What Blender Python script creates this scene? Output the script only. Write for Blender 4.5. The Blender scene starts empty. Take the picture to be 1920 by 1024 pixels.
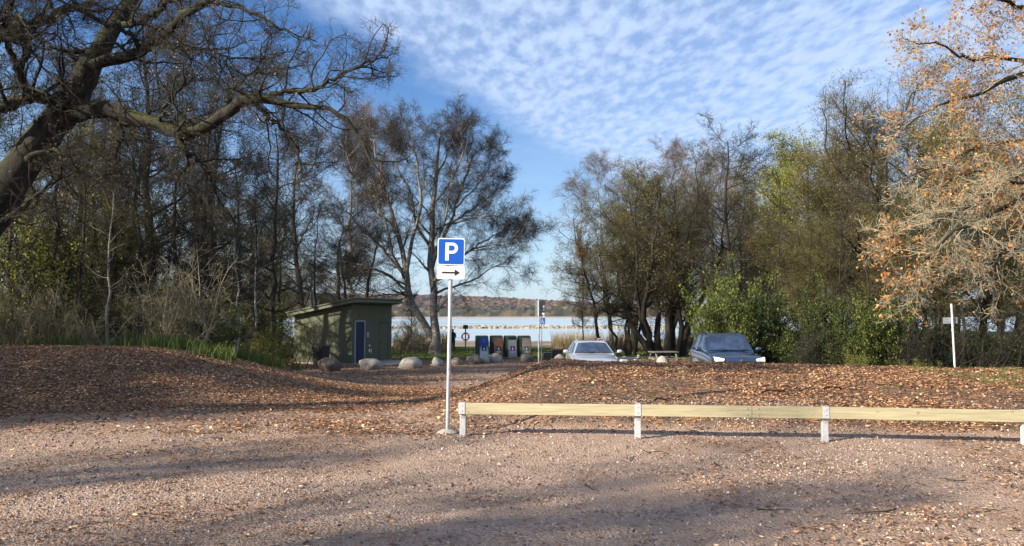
import bpy, bmesh, math, random
import numpy as np
from mathutils import Vector, Matrix, noise as mnoise
R = math.radians
random.seed(7)
C = bpy.data.collections.new('place'); bpy.context.scene.collection.children.link(C)
sc = bpy.context.scene
CAMZ, F, PITCH = 1.75, 1400.0, math.atan(78 / 1400.0)
YH = 590

# ------------------------------------------------------------------ helpers
def at(px, py, d):
    cp, sp = math.cos(PITCH), math.sin(PITCH)
    rx, ru = (px - 960) / F, (512 - py) / F
    v = np.array([rx, cp - sp * ru, sp + cp * ru])
    v *= d / v[1]
    return np.array([v[0], v[1], v[2] + CAMZ])
def xat(px, d): return at(px, 600, d)[0]
def link(o, parent=None):
    C.objects.link(o)
    if parent is not None: o.parent = parent
    return o
def tag(o, label=None, cat=None, group=None, kind=None):
    if label: o['label'] = label
    if cat: o['category'] = cat
    if group: o['group'] = group
    if kind: o['kind'] = kind
    return o
def thing(name, label, cat, loc=(0, 0, 0), rz=0, group=None):
    o = bpy.data.objects.new(name, None); o.empty_display_size = .2
    o.location = loc; o.rotation_euler = (0, 0, rz)
    link(o); return tag(o, label, cat, group)
def copy_tree(o, parent=None):
    c = o.copy(); link(c); c.parent = parent
    for ch in list(o.children): copy_tree(ch, c)
    return c

class MB:
    def __init__(s): s.v = []; s.f = []
    def add(s, vs, fs, M=None):
        b = len(s.v)
        for p in vs:
            p = Vector(p)
            s.v.append(M @ p if M else p)
        s.f += [tuple(b + i for i in f) for f in fs]
        return s
    def box(s, c, d, rot=(0, 0, 0)):
        x, y, z = d[0] / 2, d[1] / 2, d[2] / 2
        M = Matrix.Translation(c) @ Matrix.Rotation(rot[2], 4, 'Z') @ Matrix.Rotation(rot[1], 4, 'Y') @ Matrix.Rotation(rot[0], 4, 'X')
        vs = [(a * x, b * y, e * z) for a in (-1, 1) for b in (-1, 1) for e in (-1, 1)]
        return s.add(vs, [(0, 1, 3, 2), (4, 6, 7, 5), (0, 4, 5, 1), (2, 3, 7, 6), (0, 2, 6, 4), (1, 5, 7, 3)], M)
    def tube(s, pts, r, n=12, caps=True):
        pts = [Vector(p) for p in pts]
        rs = r if isinstance(r, (list, tuple)) else [r] * len(pts)
        b = len(s.v)
        for i, p in enumerate(pts):
            t = (pts[min(i + 1, len(pts) - 1)] - pts[max(i - 1, 0)]).normalized()
            ref = Vector((0, 0, 1)) if abs(t.z) < .9 else Vector((1, 0, 0))
            a = t.cross(ref).normalized(); c = t.cross(a)
            for k in range(n):
                w = 2 * math.pi * k / n
                s.v.append(p + (a * math.cos(w) + c * math.sin(w)) * rs[i])
        for i in range(len(pts) - 1):
            for k in range(n):
                k2 = (k + 1) % n
                s.f.append((b + i * n + k, b + i * n + k2, b + (i + 1) * n + k2, b + (i + 1) * n + k))
        if caps:
            s.f.append(tuple(b + k for k in range(n))[::-1]); e = b + (len(pts) - 1) * n
            s.f.append(tuple(e + k for k in range(n)))
        return s
    def prism(s, outline, M, t):
        # outline (x,z) in the local xz plane, thickness t along +y
        n = len(outline)
        vs = [(x, 0, z) for x, z in outline] + [(x, t, z) for x, z in outline]
        fs = [tuple(range(n)), tuple(range(2 * n - 1, n - 1, -1))] + [(i, i + n, (i + 1) % n + n, (i + 1) % n) for i in range(n)]
        return s.add(vs, fs, M)
    def ring(s, c, R1, r, axis='Y', n=28, m=8, a0=0, a1=2 * math.pi, closed=True):
        pts = []
        k = n if closed else n + 1
        b = len(s.v)
        for i in range(k):
            w = a0 + (a1 - a0) * i / n
            for j in range(m):
                q = 2 * math.pi * j / m
                rr = R1 + r * math.cos(q)
                if axis == 'Y': p = (rr * math.cos(w), r * math.sin(q), rr * math.sin(w))
                elif axis == 'X': p = (r * math.sin(q), rr * math.cos(w), rr * math.sin(w))
                else: p = (rr * math.cos(w), rr * math.sin(w), r * math.sin(q))
                s.v.append(Vector(p) + Vector(c))
        for i in range(n):
            i2 = (i + 1) % k
            for j in range(m):
                j2 = (j + 1) % m
                s.f.append((b + i * m + j, b + i * m + j2, b + i2 * m + j2, b + i2 * m + j))
        return s
    def build(s, name, mat, parent=None, bevel=0, smooth=False, loc=None):
        me = bpy.data.meshes.new(name); me.from_pydata([tuple(p) for p in s.v], [], s.f)
        bm = bmesh.new(); bm.from_mesh(me); bmesh.ops.recalc_face_normals(bm, faces=bm.faces[:]); bm.to_mesh(me); bm.free()
        me.materials.append(mat)
        if smooth: me.polygons.foreach_set('use_smooth', [True] * len(me.polygons))
        o = bpy.data.objects.new(name, me); link(o, parent)
        if loc is not None: o.location = loc
        if bevel:
            m = o.modifiers.new('bevel', 'BEVEL'); m.width = bevel; m.segments = 2; m.limit_method = 'ANGLE'; m.angle_limit = R(40)
        return o

class NM:   # numpy quad mesh
    def __init__(s): s.V = []; s.Q = []; s.n = 0; s.rnd = []
    def add(s, V, Q, rnd=None):
        V = V.reshape(-1, 3); s.V.append(V); s.Q.append(Q.reshape(-1, 4) + s.n); s.n += len(V)
        s.rnd.append(rnd if rnd is not None else np.zeros(len(V)))
    def tubes(s, pts, rad, m=3, rough=0):
        B, K, _ = pts.shape
        t = np.empty_like(pts); t[:, 1:-1] = pts[:, 2:] - pts[:, :-2]; t[:, 0] = pts[:, 1] - pts[:, 0]; t[:, -1] = pts[:, -1] - pts[:, -2]
        t /= np.linalg.norm(t, axis=2, keepdims=True) + 1e-9
        ref = np.array([.31, .17, .93]) * np.ones((B, 1, 3))
        mt = np.abs(t.mean(1) @ np.array([.31, .17, .93])) > .85
        ref[mt] = np.array([.93, -.3, .1])
        a = np.cross(t, ref); a /= np.linalg.norm(a, axis=2, keepdims=True) + 1e-9
        c = np.cross(t, a)
        w = np.arange(m) * 2 * np.pi / m
        rj = np.random.default_rng(B + K).normal(size=(B, K, m, 1)) * rough + 1
        V = pts[:, :, None] + rj * rad[:, :, None, None] * (a[:, :, None] * np.cos(w)[None, None, :, None] + c[:, :, None] * np.sin(w)[None, None, :, None])
        idx = np.arange(B * K * m).reshape(B, K, m)
        i0 = idx[:, :-1]; i1 = idx[:, 1:]
        Q = np.stack([i0, np.roll(i0, -1, 2), np.roll(i1, -1, 2), i1], -1)
        s.add(V, Q)
    def leaves(s, rng, P, size, flat=0.0, aspect=.55, N=None, hang=0.0):
        n = len(P)
        if n == 0: return
        d = rng.normal(size=(n, 3)); d[:, 2] = d[:, 2] * (1 - flat) - hang
        if N is not None: d -= (d * N).sum(1, keepdims=True) * N * flat
        d /= np.linalg.norm(d, axis=1, keepdims=True) + 1e-9
        e = rng.normal(size=(n, 3)); e[:, 2] *= (1 - flat)
        if N is not None: e -= (e * N).sum(1, keepdims=True) * N * flat
        e = e - (e * d).sum(1, keepdims=True) * d; e /= np.linalg.norm(e, axis=1, keepdims=True) + 1e-9
        u = np.cross(d, e)
        L = size * rng.uniform(.6, 1.3, (n, 1)); W = L * aspect * rng.uniform(.7, 1.2, (n, 1)) * .5
        f = rng.uniform(-.1, .5, (n, 1)) * W; cr = rng.uniform(-.25, .35, (n, 1)) * L * .5
        v = [P - d * L * .5, P - d * L * .16 + e * W + u * f, P + d * L * .24 + e * W * .8 + u * f, P + d * L * .5 + u * cr,
             P + d * L * .24 - e * W * .8 + u * f, P - d * L * .16 - e * W + u * f]
        V = np.stack(v, 1)
        b = np.arange(n)[:, None] * 6
        Q = np.concatenate([b + np.array([0, 1, 2, 3]), b + np.array([0, 3, 4, 5])], 1)
        s.add(V, Q, np.repeat(rng.uniform(0, 1, n), 6))
    def build(s, name, mat, parent=None, off=None, smooth=True):
        me = bpy.data.meshes.new(name)
        if s.n:
            V = np.concatenate(s.V); Q = np.concatenate(s.Q)
            if off is not None: V = V - off
            me.vertices.add(len(V)); me.vertices.foreach_set('co', V.astype(np.float32).ravel())
            me.loops.add(Q.size); me.loops.foreach_set('vertex_index', Q.astype(np.int32).ravel())
            me.polygons.add(len(Q)); me.polygons.foreach_set('loop_start', np.arange(len(Q), dtype=np.int32) * 4)
            me.polygons.foreach_set('use_smooth', np.full(len(Q), smooth))
            at_ = me.attributes.new('rnd', 'FLOAT', 'POINT'); at_.data.foreach_set('value', np.concatenate(s.rnd).astype(np.float32))
            me.update()
        me.materials.append(mat)
        o = bpy.data.objects.new(name, me); return link(o, parent)

# ------------------------------------------------------------------ materials
def newmat(name):
    m = bpy.data.materials.new(name); m.use_nodes = True
    return m, m.node_tree, m.node_tree.nodes['Principled BSDF']
def nn(nt, typ, **k):
    n = nt.nodes.new(typ)
    for a, b in k.items():
        if a in n.inputs.keys() if isinstance(a, str) else False: n.inputs[a].default_value = b
        else: setattr(n, a, b)
    return n
def noise_(nt, vec, scale, detail=5, rough=.55):
    n = nt.nodes.new('ShaderNodeTexNoise'); n.inputs['Scale'].default_value = scale; n.inputs['Detail'].default_value = detail; n.inputs['Roughness'].default_value = rough
    nt.links.new(vec, n.inputs['Vector']); return n.outputs['Fac']
def ramp(nt, fac, stops):
    r = nt.nodes.new('ShaderNodeValToRGB'); e = r.color_ramp.elements
    while len(e) < len(stops): e.new(.5)
    for i, (p, c) in enumerate(stops): e[i].position = p; e[i].color = (*c, 1) if len(c) == 3 else c
    nt.links.new(fac, r.inputs['Fac']); return r.outputs['Color']
def mix(nt, fac, a, b, typ='MIX'):
    m = nt.nodes.new('ShaderNodeMix'); m.data_type = 'RGBA'; m.blend_type = typ
    for sock, val in ((m.inputs['Factor'], fac), (m.inputs[6], a), (m.inputs[7], b)):
        if hasattr(val, 'links') or hasattr(val, 'is_linked'): nt.links.new(val, sock)
        elif isinstance(val, (int, float)): sock.default_value = val
        else: sock.default_value = (*val, 1)
    return m.outputs[2]
def math_(nt, op, a, b=None, c=None, clamp=False):
    m = nt.nodes.new('ShaderNodeMath'); m.operation = op; m.use_clamp = clamp
    for i, v in enumerate((a, b, c)):
        if v is None: continue
        if isinstance(v, (int, float)): m.inputs[i].default_value = v
        else: nt.links.new(v, m.inputs[i])
    return m.outputs[0]
def bump(nt, bs, h, dist, strength=1.0):
    b = nt.nodes.new('ShaderNodeBump'); b.inputs['Distance'].default_value = dist; b.inputs['Strength'].default_value = strength
    nt.links.new(h, b.inputs['Height']); nt.links.new(b.outputs[0], bs.inputs['Normal'])
def objco(nt): return nt.nodes.new('ShaderNodeTexCoord').outputs['Object']
def attr(nt, name):
    a = nt.nodes.new('ShaderNodeAttribute'); a.attribute_name = name; return a
def simple(name, col, rough=.6, metal=0, var=.12, scale=6, bmp=0, spec=.5, coat=0):
    m, nt, bs = newmat(name)
    v = objco(nt); f = noise_(nt, v, scale, 6)
    c1 = tuple(x * (1 - var) for x in col); c2 = tuple(min(1, x * (1 + var)) for x in col)
    nt.links.new(ramp(nt, f, [(.3, c1), (.7, c2)]), bs.inputs['Base Color'])
    bs.inputs['Roughness'].default_value = rough; bs.inputs['Metallic'].default_value = metal
    bs.inputs['Specular IOR Level'].default_value = spec; bs.inputs['Coat Weight'].default_value = coat
    bs.inputs['Coat Roughness'].default_value = .05
    if bmp: bump(nt, bs, noise_(nt, v, scale * 6, 6), bmp)
    return m
def bark(name, c1, c2, moss=0.0, mcol=(.055, .075, .015), scale=6, bmp=.02, zs=.25):
    m, nt, bs = newmat(name)
    v = objco(nt)
    mp = nt.nodes.new('ShaderNodeMapping'); mp.inputs['Scale'].default_value = (1, 1, zs); nt.links.new(v, mp.inputs[0])
    f = noise_(nt, mp.outputs[0], scale, 8, .65); g = noise_(nt, v, 1.1, 3)
    c = ramp(nt, f, [(.32, c1), (.68, c2)])
    if moss:
        geo = nt.nodes.new('ShaderNodeNewGeometry'); sp = nt.nodes.new('ShaderNodeSeparateXYZ'); nt.links.new(geo.outputs['Normal'], sp.inputs[0])
        k = math_(nt, 'MULTIPLY_ADD', sp.outputs[2], .9, math_(nt, 'MULTIPLY_ADD', g, 2.2, -1.25), clamp=True)
        c = mix(nt, math_(nt, 'MULTIPLY', k, moss), c, mcol)
    nt.links.new(c, bs.inputs['Base Color']); bs.inputs['Roughness'].default_value = .9; bs.inputs['Specular IOR Level'].default_value = .2
    bump(nt, bs, f, bmp)
    return m
def leafmat(name, stops, trans=.35, rough=.6):
    m, nt, bs = newmat(name)
    col = ramp(nt, attr(nt, 'rnd').outputs['Fac'], stops)
    nt.links.new(col, bs.inputs['Base Color']); bs.inputs['Roughness'].default_value = rough; bs.inputs['Specular IOR Level'].default_value = .25
    if trans:
        t = nt.nodes.new('ShaderNodeBsdfTranslucent'); nt.links.new(col, t.inputs['Color'])
        mx = nt.nodes.new('ShaderNodeMixShader'); mx.inputs[0].default_value = trans
        nt.links.new(bs.outputs[0], mx.inputs[1]); nt.links.new(t.outputs[0], mx.inputs[2])
        nt.links.new(mx.outputs[0], nt.nodes['Material Output'].inputs['Surface'])
    return m

M = {}
M['oakbark'] = bark('oak_bark', (.006, .0055, .005), (.036, .031, .026), .9, (.045, .055, .012), 9, .03)
M['oaktwig'] = bark('oak_twig', (.018, .017, .014), (.060, .056, .044), .3, (.09, .10, .04), 8, .004)
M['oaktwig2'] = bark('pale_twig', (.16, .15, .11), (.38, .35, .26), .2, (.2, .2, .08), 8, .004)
M['darkbark'] = bark('dark_bark', (.009, .008, .007), (.040, .034, .027), .35, (.05, .06, .02), 7, .02)
M['darktwig'] = bark('dark_twig', (.011, .010, .009), (.036, .032, .026), 0, scale=5, bmp=.002)
M['olivetwig'] = bark('olive_twig', (.030, .026, .017), (.095, .082, .053), 0, scale=5, bmp=.002)
M['birchbark'] = bark('birch_bark', (.05, .045, .04), (.33, .30, .27), .2, scale=5, bmp=.01, zs=1.6)
M['whitebark'] = bark('white_bark', (.12, .11, .10), (.62, .60, .56), 0, scale=4, bmp=.004, zs=2.2)
M['redtwig'] = bark('reddish_twig', (.05, .036, .029), (.16, .117, .088), 0, scale=4, bmp=.002)
M['shrubtwig'] = bark('shrub_twig', (.025, .02, .014), (.36, .31, .21), 0, scale=1.1, bmp=.002)
M['l_dark'] = leafmat('dark_leaves', [(0, (.022, .027, .010)), (.6, (.045, .050, .018)), (1, (.10, .08, .028))])
M['l_olive'] = leafmat('olive_leaves', [(0, (.05, .055, .014)), (.5, (.13, .125, .032)), (.85, (.23, .20, .05)), (1, (.34, .22, .06))])
M['l_yellow'] = leafmat('yellow_green_leaves', [(0, (.08, .11, .02)), (.5, (.21, .24, .04)), (1, (.36, .32, .06))])
M['l_green'] = leafmat('green_leaves', [(0, (.02, .042, .008)), (.5, (.065, .095, .016)), (.9, (.17, .19, .035)), (1, (.27, .27, .05))])
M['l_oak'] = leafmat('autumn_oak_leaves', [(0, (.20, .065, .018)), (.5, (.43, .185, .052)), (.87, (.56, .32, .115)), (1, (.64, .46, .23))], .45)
M['l_orange'] = leafmat('orange_leaves', [(0, (.36, .15, .03)), (1, (.62, .33, .07))], .4)
M['l_pink'] = leafmat('russet_buds', [(0, (.20, .12, .07)), (1, (.42, .27, .16))], .3)
M['l_fall'] = leafmat('fallen_leaves', [(0, (.055, .027, .017)), (.3, (.155, .072, .037)), (.6, (.31, .155, .078)), (.85, (.46, .27, .145)), (.97, (.62, .43, .26)), (1, (.70, .56, .38))], .12)
M['l_grass'] = leafmat('grass_blades', [(0, (.035, .06, .010)), (.6, (.075, .12, .02)), (1, (.18, .19, .06))], .3)
M['l_reed'] = leafmat('reed_blades', [(0, (.16, .12, .06)), (1, (.46, .36, .20))], .3)
M['galv'] = simple('galvanised_steel', (.50, .52, .54), .42, .75, .18, 14)
M['galvpost'] = simple('galvanised_post', (.47, .49, .51), .5, .35, .16, 20)
M['white'] = simple('white_paint', (.66, .67, .68), .4, 0, .03)
M['signblue'] = simple('sign_blue', (.004, .07, .40), .3, 0, .04)
M['black'] = simple('black_paint', (.012, .012, .013), .45, 0, .2)
M['concrete'] = simple('concrete', (.30, .27, .23), .9, 0, .2, 14, .006)
M['greywood'] = simple('weathered_wood', (.115, .11, .10), .85, 0, .25, 9, .003)
M['cargrey'] = simple('silver_car_paint', (.36, .39, .45), .3, .35, .03, 2, 0, .5, 1)
M['carblue'] = simple('dark_blue_car_paint', (.022, .042, .095), .25, .5, .05, 2, 0, .5, 1)
M['tyre'] = simple('tyre_rubber', (.02, .02, .02), .8)
M['chrome'] = simple('chrome', (.75, .76, .78), .15, 1, .02)
M['plastic'] = simple('dark_plastic', (.02, .021, .023), .5)
M['red'] = simple('red_paint', (.62, .02, .02), .45, 0, .05)
def glassy(name, col=(.012, .020, .042)):
    m, nt, bs = newmat(name)
    bs.inputs['Base Color'].default_value = (*col, 1); bs.inputs['Roughness'].default_value = .04; bs.inputs['Specular IOR Level'].default_value = 1.0
    bs.inputs['IOR'].default_value = 1.45
    nt.links.new(mix(nt, ramp(nt, noise_(nt, objco(nt), 3, 3), [(.4, (0, 0, 0)), (.6, (1, 1, 1))]), col, tuple(c * 2.2 for c in col)), bs.inputs['Base Color'])
    return m
M['glass'] = glassy('windscreen_glass')
def emis(name, col, s):
    m, nt, bs = newmat(name)
    bs.inputs['Base Color'].default_value = (*col, 1); bs.inputs['Emission Color'].default_value = (*col, 1); bs.inputs['Emission Strength'].default_value = s
    bs.inputs['Roughness'].default_value = .2
    return m
M['lamp'] = emis('lit_headlight', (1, .98, .94), .3)

# ------------------------------------------------------------------ terrain
def sst(a, b, x): t = np.clip((x - a) / (b - a), 0, 1); return t * t * (3 - 2 * t)
def vnoise(x, y, sc_, seed=0):
    x = np.asarray(x, float) * sc_ + seed * 17.3; y = np.asarray(y, float) * sc_ - seed * 9.1
    xi = np.floor(x).astype(np.int64); yi = np.floor(y).astype(np.int64); fx = x - xi; fy = y - yi
    def h(a, b):
        n = (a * 374761393 + b * 668265263 + seed * 1442695) & 0x7fffffff
        n = ((n ^ (n >> 13)) * 1274126177) & 0x7fffffff
        return ((n ^ (n >> 16)) & 0xffff) / 65535.0
    fx = fx * fx * (3 - 2 * fx); fy = fy * fy * (3 - 2 * fy)
    return (h(xi, yi) * (1 - fx) + h(xi + 1, yi) * fx) * (1 - fy) + (h(xi, yi + 1) * (1 - fx) + h(xi + 1, yi + 1) * fx) * fy
def rmask(x, y):   # right bank footprint
    edge = np.interp(y, [11, 12.5, 15, 17, 20, 24], [-1.4, -2.8, -3.0, -2.6, -2.3, -2.2])
    return sst(0, 3.8, x - edge)
def rprof(x, y):
    f = 11.25 - .085 * np.clip(x, -2, 12)
    u = np.clip((y - f) / (18.8 - f), 0, 1); return (.22 * sst(0, .16, u) + .78 * (u * .55 + .45 * sst(0, 1, u))) * (1 - sst(19.4, 22.8, y))
def crest(x): return np.interp(x, [-3, -1, .3, 1.2, 2, 4, 6, 9, 13, 20], [.25, .40, .58, .60, .53, .48, .50, .40, .34, .30])
def lmask(x, y): return 1 - sst(-10.2, -3.2, x + .12 * (y - 19))
def lprof(x, y):
    f = np.interp(x, [-14, -8, -5], [14.2, 14.9, 17.0])
    return sst(0, 1, (y - f) / (19.3 - f)) * (1 - .45 * sst(21, 27, y)) * (1 - sst(25, 32, y))
def hgt(x, y):
    x = np.asarray(x, float); y = np.asarray(y, float)
    base = np.interp(y, [-50, 12, 16, 22, 26, 29, 42, 46, 60, 75, 90, 97, 125, 900, 1200], [0, 0, -.22, -.48, -.57, -.70, -.75, -.88, -1.15, -1.32, -1.42, -1.62, -3.2, -3.2, -1.0])
    side = sst(14, 45, np.abs(x + 2)) * sst(60, 95, y) * (1 - sst(160, 260, y))
    base = base + side * 1.2 * (1 - sst(400, 600, np.abs(x)) * 0)
    rm = rmask(x, y) * rprof(x, y); lm = lmask(x, y) * lprof(x, y)
    lc = np.interp(x, [-30, -14, -9, -6], [.93, .85, .80, .79])
    h = base + (crest(x) + .37) * rm + (lc - np.interp(y, [12, 19, 30], [0, -.4, -.7])) * lm
    near = (1 - sst(60, 90, y))
    h = h + near * (.05 * (vnoise(x, y, .5, 1) - .5) + .035 * (vnoise(x, y, 1.7, 2) - .5) * (.3 + rm + lm) + .03 * (vnoise(x, y, 4.5, 3) - .5) * np.clip(rm + lm, 0, 1))
    return h
def gz(x, y): return float(hgt(x, y))

ys = np.concatenate([np.arange(-60, 3, 3), np.arange(3, 9, .12), np.arange(9, 26, .1), np.arange(26, 50, .35), np.arange(50, 110, 1.2), np.arange(110, 200, 6), np.array([220, 260, 320, 400, 520, 700, 900, 1100, 1500, 3000, 6000])])
xs = np.concatenate([-np.geomspace(3500, 32, 26), np.arange(-30, -14, .6), np.arange(-14, 14, .1), np.arange(14, 30, .6), np.geomspace(32, 3500, 26)])
X, Y = np.meshgrid(xs, ys)
Z = hgt(X, Y)
V = np.stack([X, Y, Z], -1).reshape(-1, 3)
ny, nx = X.shape
ii = np.arange(ny * nx).reshape(ny, nx)
Q = np.stack([ii[:-1, :-1], ii[:-1, 1:], ii[1:, 1:], ii[1:, :-1]], -1).reshape(-1, 4)
g = NM(); g.add(V, Q)
def litter_den(x, y):
    rm = rmask(x, y) * sst(0, .6, y - (11.35 - .085 * np.clip(x, -2, 12))) * (1 - sst(23, 26, y))
    f = np.interp(x, [-14, -8, -5], [14.0, 14.7, 16.6])
    lm = lmask(x, y) * sst(-.5, .5, y - f)
    path = sst(12, 19, y) * .45
    drift = sst(13.6, 15.2, y + .25 * x * 0) * (1 - sst(-3.5, -1.5, x)) * .35
    n = vnoise(x, y, .55, 5) * .6 + vnoise(x, y, 1.6, 6) * .4
    road = .07 + .30 * sst(.45, .75, n) + .10 * sst(8, 12, y) * sst(2, -5, x)
    rm = rm * (.16 + .88 * sst(.36, .60, n)) * (.35 + .65 * sst(.3, 2.2, y - (11.35 - .085 * np.clip(x, -2, 12)))); d = np.maximum.reduce([rm * 1.0, lm * 1.15, path + drift, road])
    return d * (1 - sst(42, 50, y))
lit = litter_den(V[:, 0], V[:, 1])
lm_ = np.clip(np.maximum(rmask(V[:, 0], V[:, 1]) * sst(0, .5, V[:, 1] - (11.35 - .085 * np.clip(V[:, 0], -2, 12))), lit), 0, 1)
grass_a = sst(40, 44, V[:, 1] + 3 * (vnoise(V[:, 0], V[:, 1], .3, 8) - .5)) * (1 - sst(66, 72, V[:, 1] + 4 * (vnoise(V[:, 0], V[:, 1], .2, 9) - .5) + .35 * V[:, 0]))
grass_a = np.maximum(grass_a, sst(10.5, 14, V[:, 0]) * sst(14, 17, V[:, 1]) * (1 - sst(20, 24, V[:, 1])) * .8 * vnoise(V[:, 0], V[:, 1], 1.1, 4))
grass_a = np.maximum(grass_a, (V[:, 1] > 60) * sst(16, 30, np.abs(V[:, 0] + 2)) * (V[:, 1] < 400))
sand_a = sst(66, 72, V[:, 1]) * 1.0

mg, nt, bs = newmat('gravel_and_litter')
v = objco(nt)
vo = nt.nodes.new('ShaderNodeTexVoronoi'); vo.inputs['Scale'].default_value = 42; nt.links.new(v, vo.inputs['Vector'])
vo2 = nt.nodes.new('ShaderNodeTexVoronoi'); vo2.inputs['Scale'].default_value = 95; nt.links.new(v, vo2.inputs['Vector'])
sep = nt.nodes.new('ShaderNodeSeparateColor'); nt.links.new(vo.outputs['Color'], sep.inputs[0])
grav = ramp(nt, sep.outputs[0], [(0, (.12, .075, .054)), (.35, (.28, .19, .142)), (.7, (.42, .305, .235)), (1, (.62, .50, .40))])
big = noise_(nt, v, .7, 8, .65)
grav = mix(nt, ramp(nt, big, [(.42, (0, 0, 0)), (.56, (1, 1, 1))]), grav, (.365, .265, .205))
grav = mix(nt, .45, grav, ramp(nt, noise_(nt, v, 4, 8, .7), [(.3, (.23, .16, .12)), (.7, (.48, .36, .29))]))
litc = ramp(nt, sep.outputs[1], [(0, (.05, .028, .018)), (.4, (.15, .08, .045)), (.75, (.30, .17, .095)), (1, (.48, .31, .18))])
soil = ramp(nt, noise_(nt, v, 7, 8, .7), [(.3, (.05, .034, .024)), (.7, (.20, .14, .10))])
litc = mix(nt, ramp(nt, noise_(nt, v, 2.2, 6), [(.46, (1, 1, 1)), (.54, (0, 0, 0))]), litc, soil)
grs = ramp(nt, noise_(nt, v, 3, 8, .7), [(.3, (.018, .032, .008)), (.7, (.075, .10, .02))])
snd = ramp(nt, noise_(nt, v, 1.2, 8, .7), [(.3, (.17, .135, .09)), (.7, (.34, .28, .20))])
c = mix(nt, attr(nt, 'litter').outputs['Fac'], grav, litc)
c = mix(nt, attr(nt, 'grassy').outputs['Fac'], c, grs)
inv = math_(nt, 'SUBTRACT', 1.0, attr(nt, 'grassy').outputs['Fac'])
c = mix(nt, math_(nt, 'MULTIPLY', attr(nt, 'sandy').outputs['Fac'], inv), c, snd)
nt.links.new(c, bs.inputs['Base Color']); bs.inputs['Roughness'].default_value = .95; bs.inputs['Specular IOR Level'].default_value = .15
hh = math_(nt, 'ADD', math_(nt, 'MULTIPLY', vo.outputs['Distance'], -1.0), math_(nt, 'MULTIPLY_ADD', vo2.outputs['Distance'], -.4, noise_(nt, v, 6, 8, .7)))
bump(nt, bs, hh, .022, 1.0)
go = g.build('ground', mg)
for nm, a in (('litter', lm_), ('grassy', grass_a), ('sandy', sand_a)):
    t = go.data.attributes.new(nm, 'FLOAT', 'POINT'); t.data.foreach_set('value', a.astype(np.float32))
tag(go, kind='structure')

# water
mw, nt, bs = newmat('lake_water')
bs.inputs['Base Color'].default_value = (.36, .42, .46, 1); bs.inputs['Roughness'].default_value = .12; bs.inputs['IOR'].default_value = 1.33; bs.inputs['Specular IOR Level'].default_value = 1.0
v = objco(nt); mp = nt.nodes.new('ShaderNodeMapping'); mp.inputs['Scale'].default_value = (.5, 1.6, 1); nt.links.new(v, mp.inputs[0])
bump(nt, bs, noise_(nt, mp.outputs[0], 1.2, 4), .03, .5)
sp = noise_(nt, mp.outputs[0], .02, 4)
nt.links.new(ramp(nt, sp, [(.4, (.12,)*3), (.6, (.32,)*3)]), bs.inputs['Roughness'])
wb = NM(); wb.add(np.array([[-3500., 80, -1.5], [3500, 80, -1.5], [3500, 2200, -1.5], [-3500, 2200, -1.5]]), np.array([[0, 1, 2, 3]]))
wo = wb.build('lake_water', mw, smooth=False); tag(wo, kind='structure')

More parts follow.
